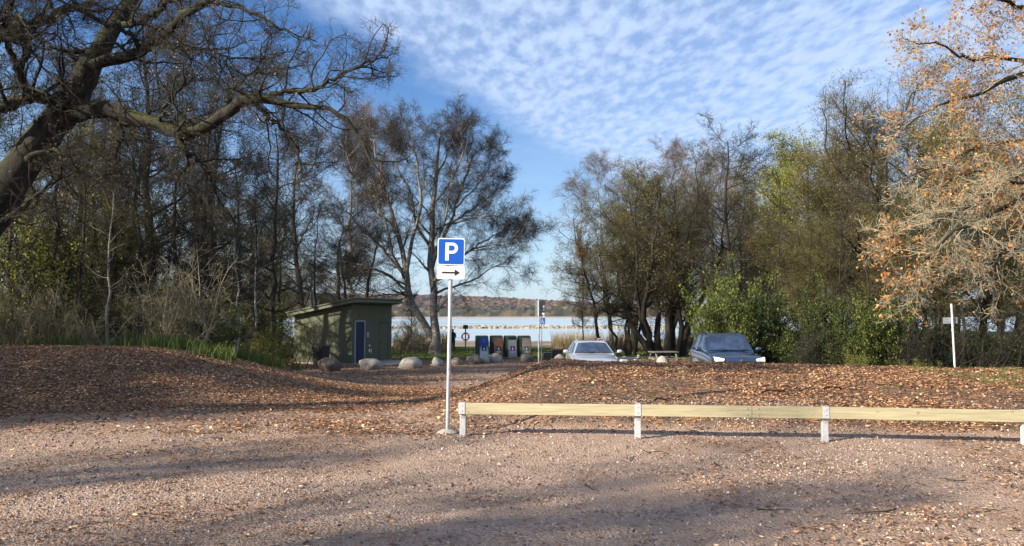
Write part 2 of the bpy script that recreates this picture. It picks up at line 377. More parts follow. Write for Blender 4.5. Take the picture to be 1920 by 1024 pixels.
# far wooded hills + shore spit
def hills():
    mh, nt, bs = newmat('wooded_hill')
    v = objco(nt)
    vo = nt.nodes.new('ShaderNodeTexVoronoi'); vo.inputs['Scale'].default_value = .14; nt.links.new(v, vo.inputs['Vector'])
    s_ = nt.nodes.new('ShaderNodeSeparateColor'); nt.links.new(vo.outputs['Color'], s_.inputs[0])
    c = ramp(nt, s_.outputs[0], [(0, (.04, .03, .026)), (.4, (.085, .055, .042)), (.75, (.14, .08, .05)), (1, (.20, .13, .06))])
    lo = ramp(nt, s_.outputs[1], [(0, (.018, .022, .018)), (.6, (.04, .038, .028)), (1, (.10, .08, .05))])
    se = nt.nodes.new('ShaderNodeSeparateXYZ'); nt.links.new(v, se.inputs[0])
    k = math_(nt, 'MULTIPLY_ADD', se.outputs[1], .004, math_(nt, 'MULTIPLY_ADD', noise_(nt, v, .008, 4), 1.2, -4.75), clamp=True)
    nt.links.new(mix(nt, k, lo, c), bs.inputs['Base Color']); bs.inputs['Roughness'].default_value = 1; bs.inputs['Specular IOR Level'].default_value = 0
    rng = np.random.default_rng(4)
    x = np.arange(-1500, 1500, 4.5); y = np.concatenate([np.arange(1000, 1160, 5.0), np.arange(1160, 1900, 13)])
    Xh, Yh = np.meshgrid(x, y)
    top = np.interp(Xh, [-1500, -700, -420, -200, -60, 60, 190, 260, 420, 700, 1500], [50, 40, 38, 36, 31, 25, 17, 10, 10, 14, 40])
    ridge = top * sst(1080, 1650, Yh) * (1 - .2 * sst(1700, 1900, Yh))
    lowt = np.interp(Xh, [-1500, -150, -30, 40, 90, 200, 330, 1500], [10, 11, 12, 12, 15, 15, 9, 10]) * (.85 + .3 * vnoise(Xh, Yh * .3, .03, 3))
    low = lowt * sst(1000, 1016, Yh)
    bumps = (vnoise(Xh, Yh, .06, 11) - .4) * 3 + (vnoise(Xh, Yh, .16, 12) - .5) * 5
    Zh = np.maximum(low, ridge + 9) + bumps * sst(1000, 1020, Yh) - 1.6
    Zh += rng.uniform(-2.2, 2.2, Zh.shape) * sst(1000, 1012, Yh); Zh[0] = -2
    n1, n2 = Xh.shape; i_ = np.arange(n1 * n2).reshape(n1, n2)
    g = NM(); g.add(np.stack([Xh, Yh, Zh], -1), np.stack([i_[:-1, :-1], i_[:-1, 1:], i_[1:, 1:], i_[1:, :-1]], -1))
    tag(g.build('hills', mh, smooth=False), kind='structure')
    ms = simple('shore_sand', (.30, .22, .15), .9, 0, .2, .02)
    g = NM(); x = np.arange(-1500, 1500, 12.)
    rows = []
    for yy, zz in ((720, -1.8), (735, -1.2), (760, -.4), (800, -.5), (1000, -1.0), (1010, -1.8)):
        w = (1 - sst(60, 240, x)) if yy < 950 else 1
        rows.append(np.stack([x, yy + 70 * sst(-100, 240, x) * (yy < 900) + 12 * (vnoise(x, x * 0, .02, 3) - .5), zz * w - 2.0 * (1 - w) + .35 * (vnoise(x, yy + x * 0, .05, 7) - .5)], -1))
    rows = np.stack(rows); n1, n2, _ = rows.shape; i_ = np.arange(n1 * n2).reshape(n1, n2)
    g.add(rows, np.stack([i_[:-1, :-1], i_[:-1, 1:], i_[1:, 1:], i_[1:, :-1]], -1))
    tag(g.build('far_shore', ms), kind='structure')
hills()

# rocks
def rockmesh(seed, sub=3, squash=(1, .8, .6), flat=0):
    bm = bmesh.new(); bmesh.ops.create_icosphere(bm, subdivisions=sub, radius=1)
    rr = random.Random(seed); o = Vector((rr.uniform(0, 99),) * 3)
    pl = [(Vector((rr.gauss(0, 1), rr.gauss(0, 1), rr.gauss(0, .8))).normalized(), rr.uniform(.62, .9)) for _ in range(7)]
    for v in bm.verts:
        p = v.co.copy()
        for n_, d_ in pl:
            k = p.dot(n_) - d_
            if k > 0: p -= n_ * k * .85
        p *= 1 + .16 * mnoise.noise(p * 1.3 + o) + .05 * mnoise.noise(p * 4 + o)
        v.co = Vector((p.x * squash[0], p.y * squash[1], p.z * squash[2]))
    me = bpy.data.meshes.new('boulder'); bm.to_mesh(me); bm.free()
    me.polygons.foreach_set('use_smooth', [True] * len(me.polygons))
    return me
def rockmat(name, a, b):
    m, nt, bs = newmat(name); v = objco(nt)
    c = ramp(nt, noise_(nt, v, 2.3, 10, .7), [(.3, a), (.7, b)])
    c = mix(nt, ramp(nt, noise_(nt, v, 14, 4), [(.55, (0, 0, 0)), (.62, (.6, .6, .6))]), c, tuple(x * .45 for x in a))
    nt.links.new(c, bs.inputs['Base Color']); bs.inputs['Roughness'].default_value = .9; bump(nt, bs, noise_(nt, v, 9, 10, .7), .04); return m
rm_grey = rockmat('grey_granite', (.17, .155, .14), (.44, .42, .38)); rm_dark = rockmat('dark_granite', (.06, .045, .04), (.16, .13, .115))
rm_brown = rockmat('brown_granite', (.13, .105, .085), (.33, .28, .23))
bd = [(618, 685, 32.8, 42, 25, rm_dark, 'dark rounded boulder in the leaves in front of the green hut'),
      (693, 683, 33.9, 42, 22, rm_grey, 'angular split grey boulder with a slanting face by the blue door'),
      (770, 681, 34.8, 37, 18, rm_grey, 'pale smooth boulder right of the green hut, before the birch'),
      (819, 678, 36.2, 29, 15, rm_grey, 'small pale dome-shaped boulder just left of the parking sign pole'),
      (857, 677, 37.0, 22, 14, rm_brown, 'small brown boulder just right of the parking sign pole'),
      (888, 673, 38.0, 30, 18, rm_brown, 'large brown boulder leaning against a paler one below the blue bin'),
      (909, 673, 38.6, 26, 15, rm_grey, 'pale grey boulder squeezed between two others in front of the bins'),
      (928, 671, 39.2, 28, 15, rm_grey, 'grey boulder in front of the brown recycling bin'),
      (987, 669, 39.5, 26, 14, rm_brown, 'low brown boulder in front of the sand coloured recycling bin'),
      (1052, 672, 34, 28, 8, rm_grey, 'low pale boulder left of the silver car, behind the bank'),
      (1172, 675, 33, 28, 9, rm_grey, 'flat pale boulder under the low white rail'),
      (1242, 675, 31, 24, 12, rm_grey, 'round pale boulder in front of the picnic table'),
      (1302, 676, 30, 16, 12, rm_brown, 'small boulder hidden half behind the dark blue car')]
for i, (px, py, d, w, h, m, lab) in enumerate(bd):
    p = at(px, py, d); me = rockmesh(i + 11, 3, (1, .75, .72) if i != 1 else (1, .8, .75)); me.materials.append(m)
    o = bpy.data.objects.new('boulder', me); link(o)
    s = w / F * d / 2 / .86; z0 = gz(p[0], d)
    sz = (p[2] + h / 2 / F * d - z0)
    o.location = (p[0], d, z0 + sz * .32); o.scale = (s, s, max(sz * .68 / .62, .25)); o.rotation_euler = (0, 0, i * 1.7 if i != 1 else .3)
    tag(o, lab, 'boulder', 'boulders along the edge of the car park')
# breakwater of rocks
def breakwater():
    rng = np.random.default_rng(3)
    base = [np.array([v.co[:] for v in rockmesh(90 + k, 1, (1, .9, .7)).vertices]) for k in range(4)]
    fm = rockmesh(90, 1); F3 = np.array([list(p.vertices) + [p.vertices[2]] for p in fm.polygons])
    g = []; n = 2600
    xx = rng.uniform(-80, 46, n); t = rng.beta(2, 2, n)
    zz = -1.6 + .6 * np.sin(t * np.pi) * rng.uniform(.3, 1, n) * (1 - sst(38, 46, xx)); yy = 178 + t * 6
    vs = []; fs = []; k = 0
    for i in range(n):
        a = rng.uniform(0, 6.28); s = rng.uniform(.28, .7); b = base[i % 4] * s * np.array([1, 1, .8])
        ca, sa = math.cos(a), math.sin(a)
        b = np.stack([b[:, 0] * ca - b[:, 1] * sa, b[:, 0] * sa + b[:, 1] * ca, b[:, 2]], 1) + [xx[i], yy[i], zz[i]]
        vs.append(b); fs.append(F3[:, :3] + k); k += len(b)
    me = bpy.data.meshes.new('rock_breakwater'); me.from_pydata(np.concatenate(vs).tolist(), [], np.concatenate(fs).tolist())
    me.materials.append(simple('breakwater_stone', (.24, .205, .15), .9, 0, .5, .9))
    o = bpy.data.objects.new('rock_breakwater', me); link(o)
    tag(o, 'long low breakwater of pale stones across the lake', 'breakwater', kind='stuff')
breakwater()

# ------------------------------------------------------------------ tree grower
def resample(pts, rad, K, rng=None, jit=0):
    pts = np.array(pts, float); rad = np.array(rad, float)
    # catmull-rom
    P = np.vstack([2 * pts[0] - pts[1], pts, 2 * pts[-1] - pts[-2]]); n = len(pts) - 1
    out = []; ro = []
    for u in np.linspace(0, n - 1e-6, K):
        i = int(u); t = u - i; p0, p1, p2, p3 = P[i], P[i + 1], P[i + 2], P[i + 3]
        out.append(.5 * ((2 * p1) + (-p0 + p2) * t + (2 * p0 - 5 * p1 + 4 * p2 - p3) * t * t + (-p0 + 3 * p1 - 3 * p2 + p3) * t ** 3)); ro.append(rad[i] * (1 - t) + rad[i + 1] * t)
    out = np.array(out)
    if rng is not None and jit: out[1:] += rng.normal(size=(K - 1, 3)) * jit
    return out, np.array(ro)
def spawn(rng, P, Rr, n, t0=.2, t1=1., ang=50, asd=12, lf=.5, lprof_=None, rf=.6, rend=.004, K=6, wander=.15, up=.05, rmin=.006, lmin=.15, az=None, absl=None, taper=1.0, away=None, flat=1.0):
    B, Kp, _ = P.shape
    t = (np.arange(n)[None] + rng.uniform(0, 1, (B, n))) / n * (t1 - t0) + t0
    u = t * (Kp - 1); i = np.clip(u.astype(int), 0, Kp - 2); f = (u - i)
    bi = np.arange(B)[:, None]
    p0 = P[bi, i]; p1 = P[bi, i + 1]; pos = p0 * (1 - f[..., None]) + p1 * f[..., None]
    dr = p1 - p0; dr /= np.linalg.norm(dr, axis=2, keepdims=True) + 1e-9
    rp = Rr[bi, i] * (1 - f) + Rr[bi, i + 1] * f
    Lp = np.linalg.norm(np.diff(P, axis=1), axis=2).sum(1)[:, None]
    q = rng.normal(size=dr.shape); q[..., 2] *= flat
    q -= (q * dr).sum(-1, keepdims=True) * dr; q /= np.linalg.norm(q, axis=2, keepdims=True) + 1e-9
    a = np.radians(rng.normal(ang, asd, t.shape))[..., None]
    d = np.cos(a) * dr + np.sin(a) * q
    prof = lprof_(t) if lprof_ else (1 - .55 * t)
    L = (Lp * lf if absl is None else absl) * prof * rng.uniform(.6, 1.25, t.shape); L = np.maximum(L, lmin)
    r0 = np.minimum(np.maximum(rp * rf * rng.uniform(.7, 1.1, t.shape), rmin), rp * .95 + 1e-4)
    pos = pos.reshape(-1, 3); d = d.reshape(-1, 3); L = L.ravel(); r0 = r0.ravel()
    pts = np.empty((len(pos), K, 3)); pts[:, 0] = pos; st = (L / (K - 1))[:, None]
    for k in range(1, K):
        d = d + rng.normal(size=d.shape) * wander; d[:, 2] += up; d /= np.linalg.norm(d, axis=1, keepdims=True)
        pts[:, k] = pts[:, k - 1] + d * st
    rad = r0[:, None] + (np.minimum(rend, r0) - r0)[:, None] * np.linspace(0, 1, K)[None] ** taper
    return pts, rad
def pick(rng, P, n, lo=.3):
    if isinstance(P, tuple): P = P[0]
    B, K, _ = P.shape; b = rng.integers(0, B, n); u = rng.uniform(lo, 1, n) * (K - 1); i = np.clip(u.astype(int), 0, K - 2); f = (u - i)[:, None]
    return P[b, i] * (1 - f) + P[b, i + 1] * f
TH = .62
def finish(root, thick, thin, leaves, mb, mt, ml, off=None, thin_m=3):
    a = NM()
    for P, r, m in thick: a.tubes(P, r, m, .07 if m > 8 else .03)
    a.build('trunk', mb, root, off)
    b = NM()
    for P, r in thin: b.tubes(P, np.maximum(r * TH, .0022), thin_m)
    cr = b.build('crown', mt, root, off)
    if leaves is not None and leaves.n: leaves.build('foliage', ml, cr, off, smooth=False)
    return root

# kinds of wood tree, built ~12 m tall at the origin
protos = {}
def proto(kind, seed):
    key = (kind, seed)
    if key in protos: return protos[key]
    rng = np.random.default_rng(seed * 31 + sum(map(ord, kind)))
    root = bpy.data.objects.new('tree', None)
    H = 12.0; lv = NM()
    def trunkline(r0, lean, K=12, h=H, x0=(0, 0)):
        z = np.linspace(0, h, K); w = np.cumsum(rng.normal(size=(K, 2)) * .13, 0)
        P = np.stack([x0[0] + w[:, 0] + lean[0] * z, x0[1] + w[:, 1] + lean[1] * z, z - .3], 1)
        return P, r0 * (1 - .88 * np.linspace(0, 1, K) ** .9) * (1 + .6 * np.exp(-z / .4))
    if kind == 'alder':
        P, r = trunkline(.23, rng.normal(size=2) * .03); P, r = P[None], r[None]
        A = spawn(rng, P, r, 34, .22, .99, 66, 12, 0, lambda t: np.interp(t, [.2, .45, .8, 1], [2.0, 3.4, 2.9, 1.7]), .42, .01, 8, .16, .06, .015, absl=1.0, flat=.5)
        B_ = spawn(rng, *A, 14, .15, 1, 48, 14, .52, None, .6, .006, 6, .2, .05, .009)
        T = spawn(rng, *B_, 7, .1, 1, 45, 15, .62, None, .6, .005, 4, .22, .04, .007, .25)
        T2 = spawn(rng, *T, 3, .15, 1, 45, 15, .6, None, .6, .005, 3, .2, .05, .006, .18)
        lv.leaves(rng, pick(rng, T, 4500, .3) + rng.normal(size=(4500, 3)) * .08, .06)
        return protos.setdefault(key, finish(root, [(P, r, 10), (*A, 6)], [B_, T, T2], lv, M['darkbark'], M['darktwig'], M['l_dark'])) 
    if kind == 'olive':     # leafy, spreading, grey olive
        nst = 1 if seed % 2 else 3
        S = [trunkline(.2 if nst == 1 else .13, rng.normal(size=2) * (.03 if nst == 1 else .1), h=H * rng.uniform(.85, 1), x0=rng.normal(size=2) * .3) for _ in range(nst)]
        P = np.stack([s[0] for s in S]); r = np.stack([s[1] for s in S])
        A = spawn(rng, P, r, 26 if nst == 1 else 14, .25, .99, 55, 12, 0, lambda t: np.interp(t, [.2, .5, .8, 1], [2.6, 4.2, 3.6, 2.2]), .5, .012, 8, .18, .07, .018, absl=1.0)
        B_ = spawn(rng, *A, 13, .15, 1, 50, 14, .52, None, .6, .006, 6, .22, .05, .009)
        T = spawn(rng, *B_, 7, .1, 1, 45, 15, .62, None, .6, .005, 4, .22, .04, .007, .25)
        T2 = spawn(rng, *T, 3, .15, 1, 45, 15, .6, None, .6, .005, 3, .2, .05, .006, .18)
        lv.leaves(rng, pick(rng, T2, 32000, .2) + rng.normal(size=(32000, 3)) * .14, .07)
        return protos.setdefault(key, finish(root, [(P, r, 10), (*A, 6)], [B_, T, T2], lv, M['darkbark'], M['olivetwig'], M['l_olive']))
    if kind == 'yellow':
        P, r = trunkline(.18, rng.normal(size=2) * .03); P, r = P[None], r[None]
        A = spawn(rng, P, r, 30, .2, .99, 50, 12, 0, lambda t: np.interp(t, [.2, .5, .8, 1], [2.4, 3.6, 3.2, 2.0]), .5, .012, 8, .16, .1, .018, absl=1.0)
        B_ = spawn(rng, *A, 12, .15, 1, 50, 14, .52, None, .6, .006, 6, .2, .05, .009)
        T = spawn(rng, *B_, 8, .1, 1, 45, 15, .5, None, .6, .005, 4, .22, .04, .007, .25)
        lv.leaves(rng, pick(rng, T, 26000, .2) + rng.normal(size=(26000, 3)) * .14, .08)
        return protos.setdefault(key, finish(root, [(P, r, 10), (*A, 6)], [B_, T], lv, M['darkbark'], M['olivetwig'], M['l_yellow']))
    if kind == 'birch':     # upright, thin pinkish twigs, nearly bare
        P, r = trunkline(.15, rng.normal(size=2) * .03); P, r = P[None], r[None]
        A = spawn(rng, P, r, 30, .2, .99, 50, 10, 0, lambda t: np.interp(t, [.2, .5, .8, 1], [2.8, 3.8, 3.2, 2.0]), .45, .01, 8, .1, .06, .014, absl=1.0)
        B_ = spawn(rng, *A, 12, .2, 1, 38, 12, .55, None, .55, .006, 6, .14, .02, .008)
        T = spawn(rng, *B_, 9, .15, 1, 38, 12, .55, None, .6, .005, 5, .12, -.03, .006, .3)
        T2 = spawn(rng, *T, 5, .2, 1, 35, 12, .6, None, .6, .004, 3, .12, -.05, .005, .25)
        lv.leaves(rng, pick(rng, T2, 5000, .3), .045)
        return protos.setdefault(key, finish(root, [(P, r, 10), (*A, 6)], [B_, T, T2], lv, M['birchbark'], M['redtwig'], M['l_pink']))
    if kind == 'grey':     # rounded oak-like crown, bare with a grey bloom
        P, r = trunkline(.3, rng.normal(size=2) * .02, h=9); P, r = P[None], r[None]
        A = spawn(rng, P, r, 22, .3, .99, 52, 14, 0, lambda t: np.interp(t, [.3, .6, .9, 1], [3.6, 4.6, 4.0, 3.4]), .55, .02, 10, .2, .09, .03, absl=1.0)
        B_ = spawn(rng, *A, 19, .12, 1, 52, 15, .5, None, .55, .008, 7, .22, .06, .012)
        T = spawn(rng, *B_, 9, .1, 1, 48, 15, .55, None, .6, .005, 5, .24, .04, .007, .3)
        T2 = spawn(rng, *T, 3, .2, 1, 45, 15, .6, None, .6, .005, 3, .2, .05, .006, .2)
        lv.leaves(rng, pick(rng, T2, 9000, .2) + rng.normal(size=(9000, 3)) * .08, .06)
        return protos.setdefault(key, finish(root, [(P, r, 10), (*A, 6)], [B_, T, T2], lv, M['darkbark'], M['olivetwig'], M['l_olive']))
    if kind == 'pole':      # slim tall stem with few side twigs for deep wood
        P, r = trunkline(.13, rng.normal(size=2) * .05); P, r = P[None], r[None]
        A = spawn(rng, P, r, 26, .12, .99, 62, 14, 0, lambda t: np.interp(t, [.1, .5, .8, 1], [1.2, 1.9, 1.9, 1.1]), .35, .008, 6, .2, .07, .01, absl=1.0)
        B_ = spawn(rng, *A, 9, .15, 1, 48, 14, .5, None, .6, .006, 5, .22, .05, .008)
        T = spawn(rng, *B_, 6, .1, 1, 45, 15, .55, None, .6, .005, 4, .22, .04, .007, .25)
        lv.leaves(rng, pick(rng, T, 3500, .3) + rng.normal(size=(3500, 3)) * .05, .08)
        return protos.setdefault(key, finish(root, [(P, r, 8), (*A, 5)], [B_, T], lv, M['darkbark'], M['darktwig'], M['l_dark']))
    # shrubs: 2.5 m, from the ground
    n = {'tangle': 20, 'bush': 24, 'yshrub': 20}[kind]
    a = rng.uniform(0, 6.28, n); s = rng.uniform(.1, .55, n); K = 8
    P = np.zeros((n, K, 3)); P[:, 0, 0] = rng.normal(size=n) * .35; P[:, 0, 1] = rng.normal(size=n) * .35; P[:, 0, 2] = -.1
    d = np.stack([np.cos(a) * s, np.sin(a) * s, np.ones(n)], 1); L = rng.uniform(1.4, 2.9, n)
    for k in range(1, K):
        d = d + rng.normal(size=d.shape) * .12; d /= np.linalg.norm(d, axis=1, keepdims=True); P[:, k] = P[:, k - 1] + d * (L / (K - 1))[:, None]
    r = np.linspace(.02, .006, K)[None] * rng.uniform(.6, 1.3, (n, 1))
    B_ = spawn(rng, P, r, 12, .1, 1, 50, 15, .38, None, .6, .005, 6, .22, .04, .007)
    T = spawn(rng, *B_, 4 if kind == 'tangle' else 7, .1, 1, 48, 15, .6, None, .6, .004, 4, .25, .03, .006, .2)
    nl, sz = {'tangle': (500, .05), 'bush': (15000, .07), 'yshrub': (6000, .055)}[kind]
    lv.leaves(rng, pick(rng, T, nl, .1) + rng.normal(size=(nl, 3)) * .05, sz)
    if kind == 'bush': T = (T[0][::2], T[1][::2])
    return protos.setdefault(key, finish(root, [(P, r, 5)], [B_, T], lv, M['darkbark'] if kind != 'tangle' else M['shrubtwig'], M['shrubtwig'] if kind == 'tangle' else M['olivetwig'],
                  {'tangle': M['l_yellow'], 'bush': M['l_green'], 'yshrub': M['l_yellow']}[kind]))
HT = {'alder': 12.9, 'olive': 13.1, 'yellow': 13.0, 'birch': 13.2, 'grey': 11.2, 'pole': 12, 'tangle': 2.5, 'bush': 2.5, 'yshrub': 2.5}
def plant(kind, seed, px, d, top, label, cat='tree', group=None, rz=None, wide=1.0, name=None, x=None, h=None, barkmat=None):
    x = xat(px, d) if x is None else x
    z = gz(x, d); H = h if h else CAMZ + (YH - top) / F * d - z
    p = proto(kind, seed); o = copy_tree(p)
    s = H / HT[kind]
    o.name = name or {'alder': 'alder_tree', 'olive': 'leafy_tree', 'yellow': 'yellow_green_tree', 'birch': 'birch_tree', 'grey': 'oak_tree', 'pole': 'slim_tree', 'tangle': 'bare_shrub', 'bush': 'green_bush', 'yshrub': 'yellow_shrub'}[kind]
    o.location = (x, d, z - .05); o.scale = (s * wide, s * wide, s)
    o.rotation_euler = (0, 0, random.uniform(0, 6.28) if rz is None else rz)
    tag(o, label, cat, group)
    if barkmat:
        for ch in o.children:
            if ch.name.startswith('trunk'):
                ch.data = ch.data.copy(); ch.data.materials[0] = barkmat
    return o

#--TREES
# big oak on the left: limbs follow the photograph, at its own depth
def oak_left():
    rng = np.random.default_rng(5)
    def L(pts): return [at(p[0], p[1], p[2]) for p in pts], [p[3] for p in pts]
    limbs = [
        L([(-140, 640, 13.5, .52), (-110, 540, 13.5, .42), (-50, 440, 13.6, .36), (30, 330, 13.8, .31), (95, 240, 14.0, .28), (130, 200, 14, .25), (165, 130, 14.2, .20), (215, 50, 14.6, .16), (270, -40, 15, .12), (330, -130, 15.5, .08)]),
        L([(110, 215, 14, .22), (200, 208, 13.7, .17), (270, 225, 13.3, .15), (330, 250, 13, .14), (380, 245, 12.8, .13), (430, 207, 12.6, .12), (470, 184, 12.4, .11), (520, 192, 12.2, .075), (600, 205, 12, .05), (650, 225, 12, .042), (690, 285, 12, .03), (725, 350, 12, .015)]),
        L([(480, 186, 12.4, .06), (530, 172, 12.3, .05), (590, 168, 12.2, .04), (630, 145, 12.1, .03), (680, 122, 12, .02), (730, 105, 12, .01)]),
        L([(475, 190, 12.4, .06), (500, 215, 12.5, .045), (530, 240, 12.6, .035), (560, 290, 12.7, .022), (565, 340, 12.8, .012)]),
        L([(165, 125, 14.2, .15), (220, 110, 13.9, .12), (265, 95, 13.6, .11), (300, 75, 13.4, .10), (340, 35, 13.2, .085), (385, 5, 13, .07), (430, 12, 12.8, .05), (480, 22, 12.6, .035), (530, 55, 12.5, .02), (595, 78, 12.4, .01)]),
        L([(268, 95, 13.6, .07), (240, 60, 13.4, .055), (200, 45, 13.2, .05), (150, 15, 13, .05), (120, -30, 13, .04)]),
        L([(-60, 190, 13.2, .13), (0, 200, 13.4, .13), (55, 183, 13.6, .13), (100, 188, 13.8, .13), (135, 195, 14, .12)]),
        L([(-60, 90, 12.6, .12), (-5, 70, 12.8, .12), (40, 55, 13, .11), (85, 35, 13.2, .10), (130, 15, 13.3, .09), (180, 5, 13.4, .07)]),
        L([(40, 120, 13.2, .06), (55, 90, 13, .055), (30, 60, 12.9, .05), (-10, 40, 12.8, .05)]),
        L([(60, 180, 13.6, .09), (40, 150, 13.3, .08), (25, 110, 13.1, .07), (10, 60, 12.9, .07), (20, 0, 12.8, .06), (50, -60, 12.7, .05)]),
        L([(-80, 480, 13.5, .10), (-30, 440, 13.2, .08), (30, 400, 13, .05), (90, 350, 12.8, .03), (160, 310, 12.6, .015)]),
        L([(75, 265, 14, .09), (60, 310, 14.4, .07), (20, 350, 14.8, .06), (-40, 380, 15, .05)]),
        L([(330, 250, 13, .08), (350, 285, 13.1, .06), (380, 310, 13.2, .045), (400, 350, 13.3, .03), (420, 400, 13.4, .012)]),
        L([(300, 240, 13.1, .05), (310, 200, 13, .04), (345, 160, 12.9, .03), (360, 110, 12.8, .018), (400, 80, 12.8, .01)]),
        L([(215, 50, 14.6, .09), (260, 40, 14.5, .07), (310, 10, 14.4, .06), (360, -40, 14.2, .04)]),
        L([(290, 80, 13.5, .06), (330, 90, 13.3, .045), (390, 95, 13.1, .03), (440, 110, 13, .02), (500, 105, 12.9, .01)]),
        L([(205, 208, 13.7, .06), (230, 250, 13.6, .05), (215, 300, 13.5, .035), (240, 350, 13.5, .02)]),
        L([(420, 210, 12.6, .04), (440, 165, 12.7, .03), (480, 130, 12.8, .02), (500, 90, 12.8, .01)]),
        L([(-90, 560, 13.5, .12), (-170, 400, 13, .10), (-260, 250, 12, .08), (-330, 120, 11, .05), (-380, 0, 10.5, .02)]),
        L([(-60, 460, 13.5, .14), (-110, 300, 14.5, .12), (-130, 100, 16, .09), (-100, -100, 17, .06), (-60, -250, 18, .03)]),
    ]
    K = 34
    rs = [resample(p, [q * .82 * (1 + rng.uniform(-.12, .12)) for q in r] if k else r, K, rng, .020) for k, (p, r) in enumerate(limbs)]
    P = np.stack([a for a, b in rs]); r = np.stack([b for a, b in rs])
    A = spawn(rng, P[:], r[:], 14, .12, 1, 55, 18, 0, None, .42, .006, 9, .28, .03, .014, absl=1.8)
    A2 = spawn(rng, P[1:], r[1:], 24, .05, 1, 60, 20, 0, None, .25, .005, 7, .26, .03, .009, absl=1.1)
    B_ = spawn(rng, *A, 10, .12, 1, 48, 15, .4, None, .6, .003, 6, .25, .03, .006)
    B2 = spawn(rng, *A2, 5, .12, 1, 48, 15, .45, None, .6, .003, 5, .25, .03, .005)
    T = spawn(rng, *B_, 10, .12, 1, 45, 15, .55, None, .6, .002, 4, .25, .03, .0035, .12)
    T2 = spawn(rng, *B2, 6, .12, 1, 45, 15, .5, None, .6, .002, 4, .25, .03, .0035, .12)
    lv = NM(); lv.leaves(rng, pick(rng, T, 4200, .4), .036)
    base = at(-140, 640, 13.5); base[2] = gz(base[0], base[1]); P[0, 0, 2] = base[2] - .1
    root = thing('oak_tree', 'huge old oak leaning in from the left edge with mossy crooked limbs', 'tree', tuple(base))
    finish(root, [(P[:4], r[:4], 14), (P[4:], r[4:], 10), (*A, 5)], [A2, B_, B2, T, T2], lv, M['oakbark'], M['oaktwig'], M['l_pink'], off=base)
oak_left()
def oak_right():
    rng = np.random.default_rng(9)
    def L(pts): return [at(p[0], p[1], p[2]) for p in pts], [p[3] for p in pts]
    tr = (2350, 700, 12.5)
    limbs = [
        L([(2330, 760, 12.5, .42), (2310, 560, 12.5, .34), (2290, 400, 12.4, .30), (2270, 240, 12.4, .26), (2240, 60, 12.3, .2), (2180, -150, 12, .12), (2100, -350, 12, .05)]),
        L([(2280, 300, 12.4, .14), (2150, 240, 12, .11), (2040, 190, 11.6, .09), (1960, 150, 11.4, .075), (1900, 145, 11.2, .06), (1840, 168, 11, .045), (1800, 185, 10.9, .03), (1745, 205, 10.8, .02), (1690, 240, 10.8, .008)]),
        L([(2260, 190, 12.4, .12), (2120, 80, 12, .09), (2000, 30, 11.6, .07), (1930, 18, 11.4, .055), (1880, 0, 11.2, .04), (1820, -20, 11, .02)]),
        L([(1990, 165, 11.5, .06), (1930, 125, 11.3, .05), (1870, 108, 11.1, .04), (1810, 110, 11, .03), (1770, 85, 10.9, .02), (1700, 78, 10.8, .008)]),
        L([(2290, 420, 12.4, .14), (2160, 380, 11.8, .11), (2040, 340, 11.2, .08), (1960, 350, 10.8, .06), (1880, 385, 10.5, .045), (1820, 420, 10.3, .035), (1770, 460, 10.2, .025), (1720, 500, 10.1, .015), (1680, 530, 10, .008)]),
        L([(1960, 350, 10.8, .045), (1900, 340, 10.7, .035), (1850, 370, 10.6, .03), (1790, 400, 10.6, .022), (1740, 430, 10.5, .015), (1660, 450, 10.5, .006)]),
        L([(2100, 360, 11.5, .06), (2020, 420, 11, .05), (1950, 450, 10.8, .04), (1890, 470, 10.6, .028), (1850, 520, 10.6, .015), (1780, 530, 10.6, .008)]),
        L([(2080, 210, 11.8, .06), (1990, 240, 11.5, .05), (1920, 262, 11.3, .04), (1850, 270, 11.2, .03), (1780, 300, 11.1, .02), (1700, 330, 11, .008)]),
        L([(2050, 200, 11.6, .05), (1980, 300, 11.3, .04), (1910, 330, 11.2, .03), (1840, 320, 11.2, .02), (1760, 350, 11.2, .01)]),
        L([(2280, 420, 12.4, .16), (2400, 300, 13, .12), (2500, 150, 13.5, .08), (2600, 0, 14, .03)]),
        L([(2270, 350, 12.4, .14), (2330, 200, 11, .1), (2380, 50, 10, .07), (2400, -100, 9, .03)]),
    ]
    K = 14
    rs = [resample(p, [q * .72 for q in r] if k else r, K, rng, .03) for k, (p, r) in enumerate(limbs)]
    P = np.stack([a for a, b in rs]); r = np.stack([b for a, b in rs])
    A = spawn(rng, P, r, 22, .15, 1, 50, 16, 0, None, .5, .005, 9, .2, -.01, .010, absl=1.25)
    B_ = spawn(rng, *A, 9, .1, 1, 45, 15, .42, None, .6, .003, 6, .22, .01, .006)
    T = spawn(rng, *B_, 6, .12, 1, 45, 15, .5, None, .6, .002, 4, .22, .02, .004, .12)
    lv = NM()
    W = T[0]; tip = W[:, -1]; dens = vnoise(tip[:, 0] + tip[:, 1], tip[:, 2], .9, 3)
    # leaves hang in clusters on part of the twigs
    sel = W[dens > .46]
    n = 10000
    lv.leaves(rng, pick(rng, sel, n, .5) + rng.normal(size=(n, 3)) * .04, .045, aspect=.6)
    lv.leaves(rng, pick(rng, W, 4000, .6), .045)
    base = at(2330, 760, 12.5); base[2] = gz(base[0], base[1]); P[0, 0, 2] = base[2] - .1
    root = thing('oak_tree', 'sunlit oak reaching in from the right edge with pale limbs and orange brown leaves', 'tree', tuple(base))
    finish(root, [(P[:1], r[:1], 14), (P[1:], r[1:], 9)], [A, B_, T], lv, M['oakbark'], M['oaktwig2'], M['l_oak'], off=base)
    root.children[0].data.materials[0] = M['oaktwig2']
oak_right()
